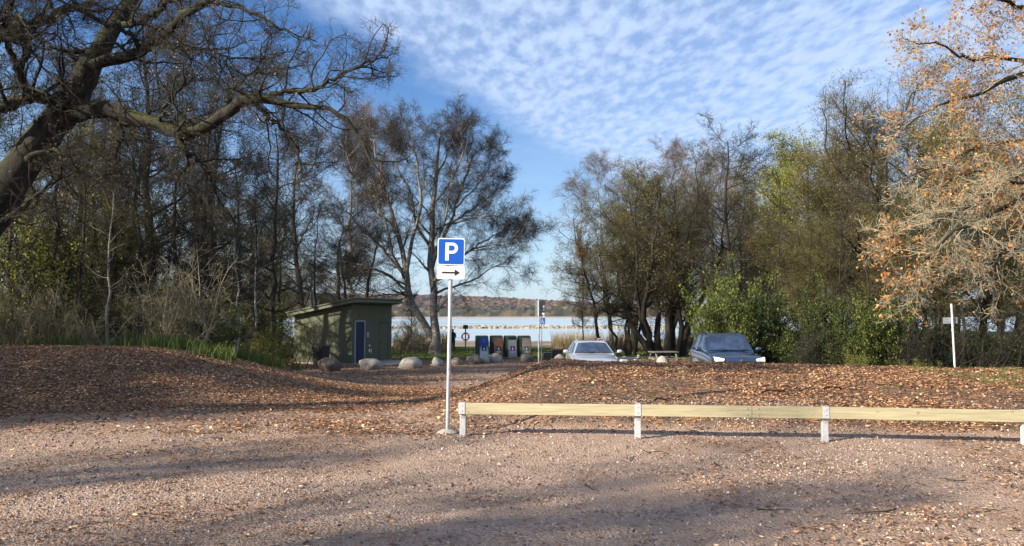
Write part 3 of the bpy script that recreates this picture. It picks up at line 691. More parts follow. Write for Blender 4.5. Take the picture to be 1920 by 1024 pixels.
def birch_mid():
    rng = np.random.default_rng(21); D = 52
    def L(pts): return [at(p[0], p[1], D + p[2]) for p in pts], [p[3] for p in pts]
    limbs = [
        L([(815, 668, 0, .50), (815, 645, 0, .36), (814, 600, 0, .28), (812, 540, 0, .25), (808, 470, .2, .22), (812, 400, .3, .18), (818, 330, .3, .13), (822, 270, .2, .08), (826, 225, .2, .03)]),
        L([(808, 640, 0, .27), (800, 615, 0, .26), (778, 580, -.3, .23), (765, 540, -.5, .21), (760, 490, -.8, .19), (742, 430, -1, .15), (725, 370, -1, .12), (708, 310, -1.2, .08), (700, 250, -1.4, .03)]),
        L([(762, 510, -.8, .14), (775, 440, -1, .12), (790, 380, -1.2, .10), (783, 320, -1.2, .07), (777, 275, -1.2, .04), (775, 240, -1.2, .02)]),
        L([(760, 520, -.6, .12), (730, 480, -1.4, .10), (700, 450, -2, .08), (670, 420, -2.6, .05), (640, 380, -3, .02)]),
        L([(763, 545, -.5, .10), (735, 520, 0, .08), (690, 500, .6, .06), (650, 490, 1, .03), (610, 480, 1, .02)]),
        L([(808, 480, .2, .14), (840, 430, .8, .11), (860, 370, 1.4, .08), (880, 310, 1.8, .05), (905, 270, 2, .02)]),
        L([(811, 530, 0, .13), (845, 495, -.6, .10), (880, 470, -1, .08), (920, 460, -1.6, .05), (965, 450, -2, .03), (1000, 455, -2.2, .012)]),
        L([(812, 555, 0, .10), (845, 540, .8, .08), (890, 525, 1.2, .055), (930, 500, 1.6, .03), (975, 505, 1.8, .012)]),
        L([(808, 465, .2, .12), (780, 420, 1, .10), (770, 360, 1.6, .07), (745, 310, 2, .05), (740, 265, 2.2, .02)]),
        L([(815, 380, .3, .09), (850, 330, -.4, .07), (868, 280, -1, .05), (860, 240, -1.2, .02)]),
        L([(818, 430, 0, .1), (860, 410, 1, .08), (900, 380, 1.6, .05), (935, 360, 2, .02)]),
        L([(742, 430, -1, .08), (700, 390, -1, .06), (665, 330, -1.6, .04), (640, 270, -2, .02)]),
        L([(812, 500, 0, .11), (820, 470, -2, .08), (835, 400, -3.5, .06), (850, 330, -4.5, .03)]),
        L([(765, 530, -.5, .1), (740, 480, -2.5, .08), (720, 410, -4, .05), (700, 340, -5, .02)]),
        L([(820, 330, .3, .07), (848, 270, .6, .05), (868, 230, .8, .015)]),
        L([(855, 390, 1.2, .07), (900, 340, .6, .05), (925, 290, 0, .015)]),
        L([(850, 420, 1, .07), (905, 405, 0, .05), (950, 410, -.6, .015)]),
        L([(880, 470, -1, .06), (930, 440, 0, .04), (980, 425, .4, .012)]),
        L([(783, 330, -1.2, .06), (755, 290, -.6, .04), (740, 250, 0, .012)]),
        L([(725, 380, -1, .06), (680, 340, .4, .04), (655, 250, 1, .012)]),
        L([(720, 400, -1, .08), (700, 340, .5, .06), (682, 280, 1.5, .03), (688, 240, 2, .015)]),
    ]
    K = 12
    rs = [resample(p, r, K, rng, .05) for p, r in limbs]
    P = np.stack([a for a, b in rs]); r = np.stack([b for a, b in rs])
    A = spawn(rng, P, r, 17, .25, 1, 42, 12, 0, lambda t: np.interp(t, [.2, .6, 1], [.85, 1, .6]), .45, .010, 9, .14, .04, .020, absl=2.8)
    B_ = spawn(rng, *A, 12, .1, 1, 42, 13, .5, None, .6, .008, 7, .17, .01, .012)
    T = spawn(rng, *B_, 8, .1, 1, 42, 13, .6, None, .6, .005, 5, .17, -.02, .007, .3)
    T2 = spawn(rng, *T, 3, .1, 1, 40, 13, .7, None, .6, .004, 4, .15, -.05, .005, .3)
    # russet catkins and last leaves only where they still hang: high in the crown
    tp = pick(rng, T2, 20000, .2); w = sst(7.5, 14, tp[:, 2]); tp = tp[rng.uniform(size=len(tp)) < w * .75]
    lv = NM(); lv.leaves(rng, tp + rng.normal(size=tp.shape) * .05, .05)
    base = at(815, 668, D); base[2] = gz(base[0], base[1]); P[0, 0, 2] = base[2] - .2
    root = thing('birch_tree', 'tall bare forked birch with russet top behind the parking sign', 'tree', tuple(base))
    finish(root, [(P[:3], r[:3], 12), (P[3:], r[3:], 8), (*A, 5)], [B_, T, T2], lv, M['birchbark'], M['darktwig'], M['l_pink'], off=base)
birch_mid()
def fan_alder(px, d, n, spread, h, seed, label, lean, nm='alder_tree', nl=40000, r0=.16, mt='darktwig', ml='l_dark', mbk='darkbark'):
    rng = np.random.default_rng(seed); K = 13
    x = xat(px, d); z = gz(x, d); P = np.zeros((n, K, 3)); r = np.zeros((n, K))
    for i in range(n):
        u = (i + .5) / n * 2 - 1; dirx = u * spread + lean; diry = rng.normal() * .25
        Hh = h * (1 - .18 * abs(u)) * rng.uniform(.8, 1); zz = np.linspace(0, Hh, K); t = zz / Hh
        w = np.cumsum(rng.normal(size=(K, 2)) * .16, 0)
        P[i] = np.stack([u * .8 + dirx * zz * (1.15 - .45 * t) + w[:, 0], diry * zz + w[:, 1] + rng.normal() * .3, zz - .2], 1)
        r[i] = r0 * rng.uniform(.7, 1.3) * (1 - .85 * t) * (1 + .4 * np.exp(-zz / .5))
    A = spawn(rng, P, r, 18, .26, 1, 58, 14, 0, lambda t: np.interp(t, [.2, .5, .8, 1], [2.4, 3.3, 2.9, 2.]), .5, .012, 8, .18, .05, .02, absl=1.0)
    B_ = spawn(rng, *A, 10, .12, 1, 50, 14, .52, None, .6, .007, 6, .22, .04, .010)
    T = spawn(rng, *B_, 7, .1, 1, 45, 15, .62, None, .6, .006, 4, .22, .03, .008, .3)
    T2 = spawn(rng, *T, 3, .2, 1, 45, 15, .6, None, .6, .005, 3, .2, .05, .007, .2)
    lv = NM(); lv.leaves(rng, pick(rng, T2, nl, .2) + rng.normal(size=(nl, 3)) * .12, .07)
    root = thing(nm, label, 'tree', (x, d, z))
    return finish(root, [(P, r, 9), (*A, 5)], [B_, T, T2], lv, M[mbk], M[mt], M[ml])
gR = 'trees on the right of the lake view'
fan_alder(1245, 47, 9, .34, 12.0, 3, 'dense many-stemmed dark alder clump behind the picnic table', .03, r0=.2, ml='l_olive')
fan_alder(1172, 50, 5, .30, 10.5, 8, 'slender fan of leaning alder stems nearest the lake, right of the silver car', -.12, r0=.13, mt='olivetwig', ml='l_olive', nl=24000)
plant('birch', 1, 1150, 62, 285, 'pinkish birch with drooping twigs behind the alder clump', rz=1, wide=1.2)
plant('birch', 2, 1260, 66, 258, 'pale birch rising above the middle of the alder clump', rz=3, wide=1.1)
plant('birch', 1, 1320, 60, 275, 'feathery bare birch left of the tall bare alder', rz=4)
plant('alder', 1, 1388, 38, 222, 'tall bare alder with grey trunk standing above the green bush', rz=2, wide=1.0)
plant('yellow', 1, 1480, 47, 238, 'yellow green tree between the tall bare alder and the big oak', rz=0, wide=1.35)
def recolour(o, mat):
    for ch in o.children_recursive:
        if ch.name.startswith('foliage'): ch.data = ch.data.copy(); ch.data.materials[0] = mat
recolour(plant('yellow', 1, 1088, 56, 425, 'small bright orange leaved tree at the left edge of the alder clump', rz=1, wide=.42, name='orange_tree'), M['l_orange'])
plant('olive', 3, 1205, 56, 290, 'olive tree filling the back of the alder clump', rz=3, wide=1.15)
plant('olive', 1, 1300, 54, 330, 'olive brown tree between the alder clump and the tall bare alder', rz=1, wide=1.1)
plant('olive', 2, 1420, 50, 285, 'olive crown touching the right side of the tall bare alder', rz=1, wide=1.0)
plant('olive', 1, 1440, 55, 300, 'olive brown tree behind the tall bare alder', rz=5)
plant('olive', 2, 1560, 44, 275, 'dull olive tree low between yellow green tree and big bare oak', rz=2, wide=1.2)
plant('grey', 1, 1668, 36, 112, 'big round-crowned oak, nearly bare, rising highest on the right', rz=2, wide=1.0)
plant('olive', 3, 1610, 42, 215, 'grey olive tree just left of the highest oak', rz=1, wide=1.1)
plant('grey', 2, 1770, 38, 150, 'bare crowned oak behind the orange leaved branches', rz=4)
plant('olive', 1, 1850, 34, 160, 'olive tree behind the right oak, above the small post sign', rz=3)
plant('olive', 2, 1740, 31, 330, 'lower olive brown tree under the highest oak', rz=.5, wide=1.2)
plant('olive', 3, 1930, 33, 120, 'olive tree cut by the right edge of the photo', rz=2.5)
plant('olive', 2, 1520, 36, 400, 'low olive tree between the dark blue car and the post sign', rz=4, wide=1.3)
for i, (px, d, tp) in enumerate([(1450, 33, 330), (1500, 30, 420), (1580, 32, 400), (1625, 29, 380), (1690, 31, 350), (1718, 28, 330), (1755, 30, 300), (1812, 28, 330), (1835, 31, 280), (1868, 29, 300), (1905, 30, 260), (1600, 45, 350), (1790, 42, 260), (1880, 45, 240), (1660, 50, 330), (1950, 28, 250)]):
    plant('pole', i % 3 + 1, px, d, tp, 'slim dark trunk in the shady wood on the right', group='slim trunks in the right wood', wide=.85)
# bushes right
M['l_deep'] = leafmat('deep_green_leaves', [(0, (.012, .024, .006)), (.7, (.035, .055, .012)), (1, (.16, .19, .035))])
def shade(o):  # puts the darker look into swapped leaf and twig materials
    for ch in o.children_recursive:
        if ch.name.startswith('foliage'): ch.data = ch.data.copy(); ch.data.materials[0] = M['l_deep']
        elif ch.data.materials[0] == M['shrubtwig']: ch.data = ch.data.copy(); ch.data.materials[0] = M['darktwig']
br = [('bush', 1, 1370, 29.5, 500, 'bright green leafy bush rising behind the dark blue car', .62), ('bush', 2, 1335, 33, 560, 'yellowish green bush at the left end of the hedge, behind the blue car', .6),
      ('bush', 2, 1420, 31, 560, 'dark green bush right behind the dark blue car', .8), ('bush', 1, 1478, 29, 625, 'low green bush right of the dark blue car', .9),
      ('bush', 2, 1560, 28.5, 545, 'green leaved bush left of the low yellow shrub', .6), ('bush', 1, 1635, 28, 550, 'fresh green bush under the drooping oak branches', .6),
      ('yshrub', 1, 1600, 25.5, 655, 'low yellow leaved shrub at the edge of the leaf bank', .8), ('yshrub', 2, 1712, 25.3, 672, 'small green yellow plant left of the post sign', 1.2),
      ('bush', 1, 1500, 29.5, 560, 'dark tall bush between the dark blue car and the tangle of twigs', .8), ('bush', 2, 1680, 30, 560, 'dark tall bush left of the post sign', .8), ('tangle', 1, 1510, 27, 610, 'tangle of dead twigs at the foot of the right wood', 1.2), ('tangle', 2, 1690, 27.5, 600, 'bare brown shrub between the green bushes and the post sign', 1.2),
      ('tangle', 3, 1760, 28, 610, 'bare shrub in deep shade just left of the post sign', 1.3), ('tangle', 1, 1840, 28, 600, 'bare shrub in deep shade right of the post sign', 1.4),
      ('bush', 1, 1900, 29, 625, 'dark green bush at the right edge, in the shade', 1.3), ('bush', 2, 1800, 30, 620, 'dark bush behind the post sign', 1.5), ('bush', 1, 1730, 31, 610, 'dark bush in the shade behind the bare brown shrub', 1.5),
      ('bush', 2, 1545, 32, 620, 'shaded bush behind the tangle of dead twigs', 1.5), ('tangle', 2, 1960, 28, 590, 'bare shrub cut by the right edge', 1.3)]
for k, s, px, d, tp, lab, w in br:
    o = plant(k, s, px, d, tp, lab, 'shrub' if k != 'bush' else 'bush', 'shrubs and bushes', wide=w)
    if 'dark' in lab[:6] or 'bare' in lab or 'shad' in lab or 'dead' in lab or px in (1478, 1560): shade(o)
# left wood
lw = [('alder', 1, 300, 31, -40, 'thick dark alder trunk in the middle of the left wood', 1.0), ('alder', 2, 395, 34, 90, 'dark alder whose trunk stands right of the pale birch stems', .9),
      ('alder', 1, 567, 43, 215, 'tall straight dark alder just left of the green hut', .9), ('alder', 2, 505, 38, 200, 'dark alder above the yellow leaved shrub', .9),
      ('olive', 1, 180, 27, 190, 'leafy olive tree in the left wood behind the mound', .9), ('alder', 2, 240, 33, 90, 'bare alder left of the thickest trunk in the left wood', .9),
      ('olive', 2, 60, 26, 260, 'olive leaved tree at the left edge under the old oak', .9), ('alder', 1, 350, 27, 130, 'alder with many pale dead twigs in the left wood', .9),
      ('alder', 1, 120, 30, 60, 'tall alder behind the trunk of the old oak', .9), ('alder', 2, 440, 46, 260, 'far alder in the gap of the left wood', .9),
      ('alder', 1, 630, 62, 385, 'dark bare tree behind the roof of the green hut', 1.3), ('alder', 2, 690, 66, 400, 'dark spreading tree behind the right end of the hut roof', 1.3), ('alder', 2, 650, 50, 430, 'low dark tree just behind the low end of the hut', 1.2),
      ('birch', 2, 660, 72, 180, 'distant birch with russet top left of the forked birch', 1.0), ('alder', 2, 770, 58, 540, 'small dark tree between the hut and the forked birch', .9),
      ('olive', 3, 480, 52, 330, 'far olive tree closing the gap left of the hut', 1.2), ('olive', 1, 330, 50, 330, 'far olive tree behind the thickest trunk', 1.1), ('olive', 3, 200, 46, 330, 'far olive tree in the depth of the left wood', 1.1)]
for k, s, px, d, tp, lab, w in lw: plant(k, s, px, d, tp, lab, 'tree', wide=w)
for i, (px, d, tp) in enumerate([(25, 24, 150), (90, 25, 100), (150, 24, 220), (215, 27, 200), (270, 26, 250), (330, 36, 150), (375, 29, 280), (425, 33, 300), (475, 34, 320), (530, 44, 330), (365, 44, 250), (250, 40, 200), (130, 38, 150), (40, 34, 100), (590, 55, 380), (180, 44, 150), (300, 55, 300), (400, 58, 340), (520, 60, 400)]):
    plant('pole', i % 3 + 1, px, d, tp, 'slim dark trunk in the wood on the left', group='slim trunks in the left wood', wide=1.0)
for px, d, tp, lab in [(452, 33, 400, 'white barked young birch, left one of the pair in the gap'), (478, 34, 410, 'white barked young birch leaning right in the gap'), (205, 23.5, 330, 'pale slim birch stem at the back of the left mound')]:
    plant('pole', 2 if px == 452 else 3, px, d, tp, lab, name='young_birch', barkmat=M['whitebark'] if px > 300 else M['birchbark'])
ls = [('tangle', 1, 30, 22.5, 560), ('tangle', 2, 105, 23, 520), ('tangle', 3, 175, 22.5, 570), ('tangle', 2, 300, 24, 500), ('tangle', 3, 340, 24, 470), ('tangle', 1, 400, 26, 570), ('tangle', 2, 60, 27, 460), ('tangle', 3, -20, 22, 520), ('tangle', 1, 250, 25, 560)]
for i, (k, s, px, d, tp) in enumerate(ls): plant(k, s, px, d, tp, 'bare tangled shrub behind the leafy mound on the left', 'shrub', 'bare shrubs behind the left mound', wide=1.15)
for k, s, px, d, tp, lab, w in [('yshrub', 1, 530, 35, 598, 'yellow leaved shrub at the left corner of the green hut', 1.2), ('yshrub', 2, 500, 33, 625, 'low yellowish shrub left of the one at the hut corner', 1.2), ('bush', 1, 380, 25.5, 570, 'green bush low behind the mound, below the pale twigs', 1.2),
    ('yshrub', 1, 70, 25, 380, 'yellow green sapling crown by the left edge', .8), ('yshrub', 2, 20, 24.5, 400, 'yellow leaved shrub touching the left edge', .9), ('bush', 2, 150, 24.5, 590, 'dark green bush behind the left mound near the left edge', 1.3),
    ('tangle', 1, 745, 52, 590, 'brown bare shrub beside the right wall of the hut', 1.3), ('tangle', 3, 775, 60, 598, 'brown bare shrub left of the forked birch', 1.2), ('tangle', 2, 1285, 48, 585, 'bare shrub right of the alder clump', 1.2),
    ('bush', 2, 480, 44, 560, 'green bush in the gap behind the white birch stems', 1.4), ('bush', 1, 300, 27, 590, 'dark green bush under the thickest trunk', 1.4), ('bush', 2, 230, 29, 560, 'green bush in the depth of the left wood', 1.5), ('bush', 1, 80, 28, 560, 'green bush behind shrubs at the far left', 1.5)]:
    plant(k, s, px, d, tp, lab, 'shrub' if k != 'bush' else 'bush', 'shrubs and bushes', wide=w)
# far background trees so the woods close towards the lake
for i, (px, d, tp) in enumerate([(60, 75, 400), (150, 80, 440), (250, 78, 430), (350, 85, 480), (430, 80, 440), (520, 90, 470), (590, 95, 480), (1380, 75, 400), (1460, 80, 380), (1540, 72, 400), (1620, 75, 380), (1700, 70, 360), (1790, 75, 340), (1880, 72, 350)]):
    plant('olive', i % 3 + 1, px, d, tp, 'far tree in the depth of the ' + ('left' if px < 900 else 'right') + ' wood', group='far trees in the ' + ('left' if px < 900 else 'right') + ' wood', wide=1.3)
# trees standing left of and behind the photographer; their shadows cross the gravel
for i, (k, s, x, y, h, w) in enumerate([('grey', 1, -16, -2.5, 10.5, .85), ('grey', 2, -23, -9, 12, .6), ('grey', 1, -19, .2, 9.5, .6), ('olive', 1, -17, 9, 7, 1.3), ('olive', 3, -27, 6, 11, 1.2), ('olive', 3, -19, 6.5, 8, .9), ('olive', 2, -22, 10, 9, 1.2), ('olive', 1, -19, 13, 7.5, 1.2), ('olive', 3, -20, 17, 9, 1.1), ('olive', 2, -26, 13, 11, 1.2), ('olive', 1, -16.5, 10.5, 4.5, 1.2)]):
    plant(k, s, 0, y, 0, 'tree standing left of the gravel yard, beyond the frame', x=x, h=h, wide=w, group='trees left of the gravel yard', name='yard_tree')

for p in protos.values():      # the patterns themselves are not part of the scene
    for ch in list(p.children_recursive): bpy.data.objects.remove(ch)
    bpy.data.objects.remove(p)
# ------------------------------------------------------------------ ground cover
def litter():
    rng = np.random.default_rng(12)
    def scatter(n, x0, x1, y0, y1, size, fac=1.0, flat=.75, minden=0):
        # denser sampling near the camera where leaves show large
        y = rng.uniform(y0, y1, n); x = rng.uniform(x0, x1, n) * 1.0
        keep = (np.abs(x) < y * .74 + 1.5) & (rng.uniform(size=n) < litter_den(x, y) * fac)
        x, y = x[keep], y[keep]; e = .05
        z = hgt(x, y); gx = (hgt(x + e, y) - z) / e; gy = (hgt(x, y + e) - z) / e
        N = np.stack([-gx, -gy, np.ones_like(gx)], 1); N /= np.linalg.norm(N, axis=1, keepdims=True)
        P = np.stack([x, y, z + rng.uniform(.006, .03, len(x))], 1)
        lv.leaves(rng, P, size, flat=flat, aspect=.62, N=N)
    lv = NM()
    scatter(80000, -9, 9, 5, 12, .044, .85, .84)
    scatter(470000, -16, 16, 11, 23, .055, .85, .74)
    scatter(120000, -30, 30, 20, 45, .08, .8, .75)
    o = lv.build('fallen_leaves', M['l_fall'], smooth=False); tag(o, 'brown fallen leaves covering both banks and strewn over the gravel', 'fallen leaves', kind='stuff')
    # pebbles
    n = 90000; y = rng.uniform(5, 13, n) ; x = rng.uniform(-10, 10, n)
    keep = (np.abs(x) < y * .74 + .5) & (vnoise(x, y, .8, 21) + .4 * vnoise(x, y, 3, 22) > rng.uniform(.3, 1.1, n)) & (litter_den(x, y) < .5)
    x, y = x[keep], y[keep]; n = len(x); s = rng.gamma(2.5, .0024, n)[:, None] + .003
    z = hgt(x, y); c = np.stack([x, y, z + s[:, 0] * .15], 1)[:, None]
    oc = np.array([[1, 0, 0], [0, 1, 0], [-1, 0, 0], [0, -1, 0], [.3, .2, .8], [.3, .2, .8], [.5, .5, .6], [-.5, .5, .7]])
    base = np.array([[1, .1, -.2], [.2, 1, -.2], [-1, .1, -.2], [-.1, -1, -.2], [.55, .0, .7], [0, .55, .75], [-.55, 0, .7], [0, -.5, .65]])
    a = rng.uniform(0, 6.28, n); ca, sa = np.cos(a)[:, None], np.sin(a)[:, None]
    B0 = base[None] * rng.uniform(.7, 1.3, (n, 8, 3)) * s[:, None]
    V = np.stack([B0[..., 0] * ca - B0[..., 1] * sa, B0[..., 0] * sa + B0[..., 1] * ca, B0[..., 2]], -1) + c
    b = np.arange(n)[:, None] * 8
    Qp = np.concatenate([b + np.array(q) for q in ([0, 1, 5, 4], [1, 2, 6, 5], [2, 3, 7, 6], [3, 0, 4, 7], [4, 5, 6, 7])], 1)
    g = NM(); g.add(V, Qp, np.repeat(rng.uniform(size=n), 8))
    pm = leafmat('pebble_stone', [(0, (.09, .065, .055)), (.5, (.23, .17, .135)), (.93, (.38, .30, .25)), (1, (.52, .47, .43))], 0, .85)
    tag(g.build('gravel_stones', pm, smooth=False), 'loose pinkish gravel stones on the yard', 'gravel', kind='stuff')
litter()
def twigs():
    rng = np.random.default_rng(77); n = 900
    y = rng.uniform(6, 24, n); x = rng.uniform(-15, 15, n); k = (np.abs(x) < y * .72) & ((np.maximum(rmask(x, y) * (y > 11.5), lmask(x, y) * (y > 14.5)) > .4) | (rng.uniform(size=n) < .25)); x, y = x[k], y[k]; n = len(x)
    a = rng.uniform(0, 6.28, n); L = rng.uniform(.08, .45, n); P = np.zeros((n, 5, 3)); px, py = x.copy(), y.copy()
    for i in range(5):
        P[:, i] = np.stack([px, py, hgt(px, py) + .02 + rng.uniform(0, .03, n)], 1); a = a + rng.normal(size=n) * .3; px = px + np.cos(a) * L / 4; py = py + np.sin(a) * L / 4
    g = NM(); g.tubes(P, np.linspace(.006, .002, 5)[None] * rng.uniform(.5, 1.5, (n, 1)), 4)
    tag(g.build('twig_litter', M['darktwig']), 'small broken twigs strewn over the banks and gravel', 'twigs', kind='stuff')
twigs()
def blades(name, n, fx, h, label, mat, wid=.012, cat='grass', lean=.35):
    rng = np.random.default_rng(n)
    x, y = fx(rng, n); n = len(x); z = hgt(x, y)
    a = rng.uniform(0, 6.28, n); w = wid * rng.uniform(.6, 1.3, n); H = h * rng.uniform(.4, 1.15, n); l = lean * H * rng.uniform(.2, 1.2, n); b = rng.uniform(0, 6.28, n)
    ax = np.stack([np.cos(a), np.sin(a), a * 0], 1); ld = np.stack([np.cos(b), np.sin(b), b * 0], 1); up = np.array([0, 0, 1.])
    P = np.stack([x, y, z - .02], 1)
    v = [P - ax * w[:, None], P + ax * w[:, None]]
    m = P + up * (H * .6)[:, None] + ld * (l * .35)[:, None]; v += [m + ax * (w * .8)[:, None], m - ax * (w * .8)[:, None]]
    t = P + up * H[:, None] + ld * l[:, None]; v += [t + ax * (w * .1)[:, None], t - ax * (w * .1)[:, None]]
    V = np.stack(v, 1); bb = np.arange(n)[:, None] * 6
    g = NM(); g.add(V, np.concatenate([bb + np.array([0, 1, 2, 3]), bb + np.array([3, 2, 4, 5])], 1), np.repeat(rng.uniform(size=n), 6))
    tag(g.build(name, M[mat], smooth=False), label, cat, kind='stuff')
def reg(x0, x1, y0, y1, thr=.35, s=.6, sd=3):
    def f(rng, n):
        x = rng.uniform(x0, x1, n); y = rng.uniform(y0, y1, n); k = vnoise(x, y, s, sd) > thr; return x[k], y[k]
    return f
blades('tall_grass', 15000, reg(-19, -7.5, 20.6, 27, .45, 1.3), .42, 'tall rough grass growing along the back of the left mound', 'l_grass', .012)
blades('lawn_grass', 60000, lambda rng, n: (rng.uniform(-14, 16, n), rng.uniform(42, 68, n)), .10, 'short green lawn between the car park and the beach', 'l_grass', .02)
blades('bank_grass', 9000, reg(9.5, 15, 14, 21, .45, 1.1, 4), .10, 'thin green grass sprouting on the right end of the bank', 'l_grass', .006)
blades('tuft_grass', 5000, reg(-12, 12, 12.5, 20, .72, 1.6, 31), .13, 'scattered tufts of grass poking through the leaves on the banks', 'l_grass', .005)
blades('shade_grass', 9000, reg(8, 22, 22.5, 28, .3), .35, 'rough grass at the foot of the right wood', 'l_grass', .01)
def rf(rng, n):
    x = np.concatenate([rng.uniform(-9.5, -5.2, n // 3), rng.uniform(3.5, 10.5, n // 3), rng.uniform(12, 22, n // 3)])
    y = np.concatenate([rng.uniform(60, 68, n // 3), rng.uniform(60, 68, n // 3), rng.uniform(50, 62, n // 3)]); k = vnoise(x, y, .9, 6) > .4; return x[k], y[k]
blades('dry_reeds', 12000, rf, 1.5, 'dry straw coloured reeds along the lake shore', 'l_reed', .014, 'reeds', .25)

#--OBJECTS
# parking sign
def parking_sign():
    b = at(839, 815, 11.2); z = gz(b[0], b[1]); t = thing('parking_sign', 'blue and white parking sign with arrow plate on a steel pole', 'sign', (b[0], b[1], z)); t.rotation_euler = (0, R(.9), R(3))
    MB().tube([(0, 0, -.1), (0, 0, 2.88)], .0302, 20).build('pole', M['galv'], t, smooth=False)
    MB().tube([(0, 0, -.06), (0, 0, .02), (0, 0, .06)], [.17, .16, .07], 20).build('foot', M['concrete'], t, .01)
    MB().tube([(0, 0, 2.88), (0, 0, 2.895)], .032, 16).build('cap', M['plastic'], t)
    def rr(w, h, r, n=6):
        o = []
        for cx, cz, a0 in ((w / 2 - r, h / 2 - r, 0), (-w / 2 + r, h / 2 - r, 90), (-w / 2 + r, -h / 2 + r, 180), (w / 2 - r, -h / 2 + r, 270)):
            for k in range(n + 1): a = R(a0 + 90 * k / n); o.append((cx + r * math.cos(a), cz + r * math.sin(a)))
        return o
    T = lambda y, z: Matrix.Translation((.0, y, z))
    p = MB().prism(rr(.405, .405, .035), T(-.052, 2.70), .012).build('parking_panel', M['white'], t)
    MB().prism(rr(.375, .375, .025), T(-.0555, 2.70), .003).build('blue_field', M['signblue'], p)
    # letter P: stem and bowl ring outline
    o = [(-.085, -.135), (-.085, .135), (.02, .135)]
    for k in range(13): a = R(90 - 180 * k / 12); o.append((.02 + .083 * math.cos(a), .052 + .083 * math.sin(a)))
    o2 = [(-.033, -.031), (-.033, -.135)]
    hole = [(-.033, .012)] + [(.018 + .038 * math.cos(R(-90 + 180 * k / 12)), .052 + .040 * math.sin(R(-90 + 180 * k / 12))) for k in range(13)] + [(-.033, .092)]
    L = MB()
    L.prism([(-.085, -.135), (-.033, -.135), (-.033, .135), (-.085, .135)], T(-.0585, 2.70), .003)
    outer = [(-.033, .135)] + [(.02 + .083 * math.cos(R(90 - 180 * k / 12)), .052 + .083 * math.sin(R(90 - 180 * k / 12))) for k in range(13)] + [(-.033, -.031)]
    inner = [(-.033, .092)] + [(.018 + .038 * math.cos(R(90 - 180 * k / 12)), .052 + .040 * math.sin(R(90 - 180 * k / 12))) for k in range(13)] + [(-.033, .012)]
    for k in range(len(outer) - 1): L.prism([outer[k], outer[k + 1], inner[k + 1], inner[k]], T(-.0585, 2.70), .003)
    L.build('letter', M['white'], p)
    q = MB().prism(rr(.415, .195, .02), T(-.052, 2.385), .012).build('arrow_panel', M['white'], t)
    MB().prism([(-.13, -.013), (.06, -.013), (.06, -.05), (.14, 0), (.06, .05), (.06, .013), (-.13, .013)], T(-.0555, 2.385), .003).build('arrow', M['black'], q)
    for z_ in (2.6, 2.8, 2.39): MB().tube([(0, 0, z_ - .012), (0, 0, z_ + .012)], .036, 16).box((0, -.035, z_), (.05, .012, .024)).build('clamp', M['galv'], t)
parking_sign()
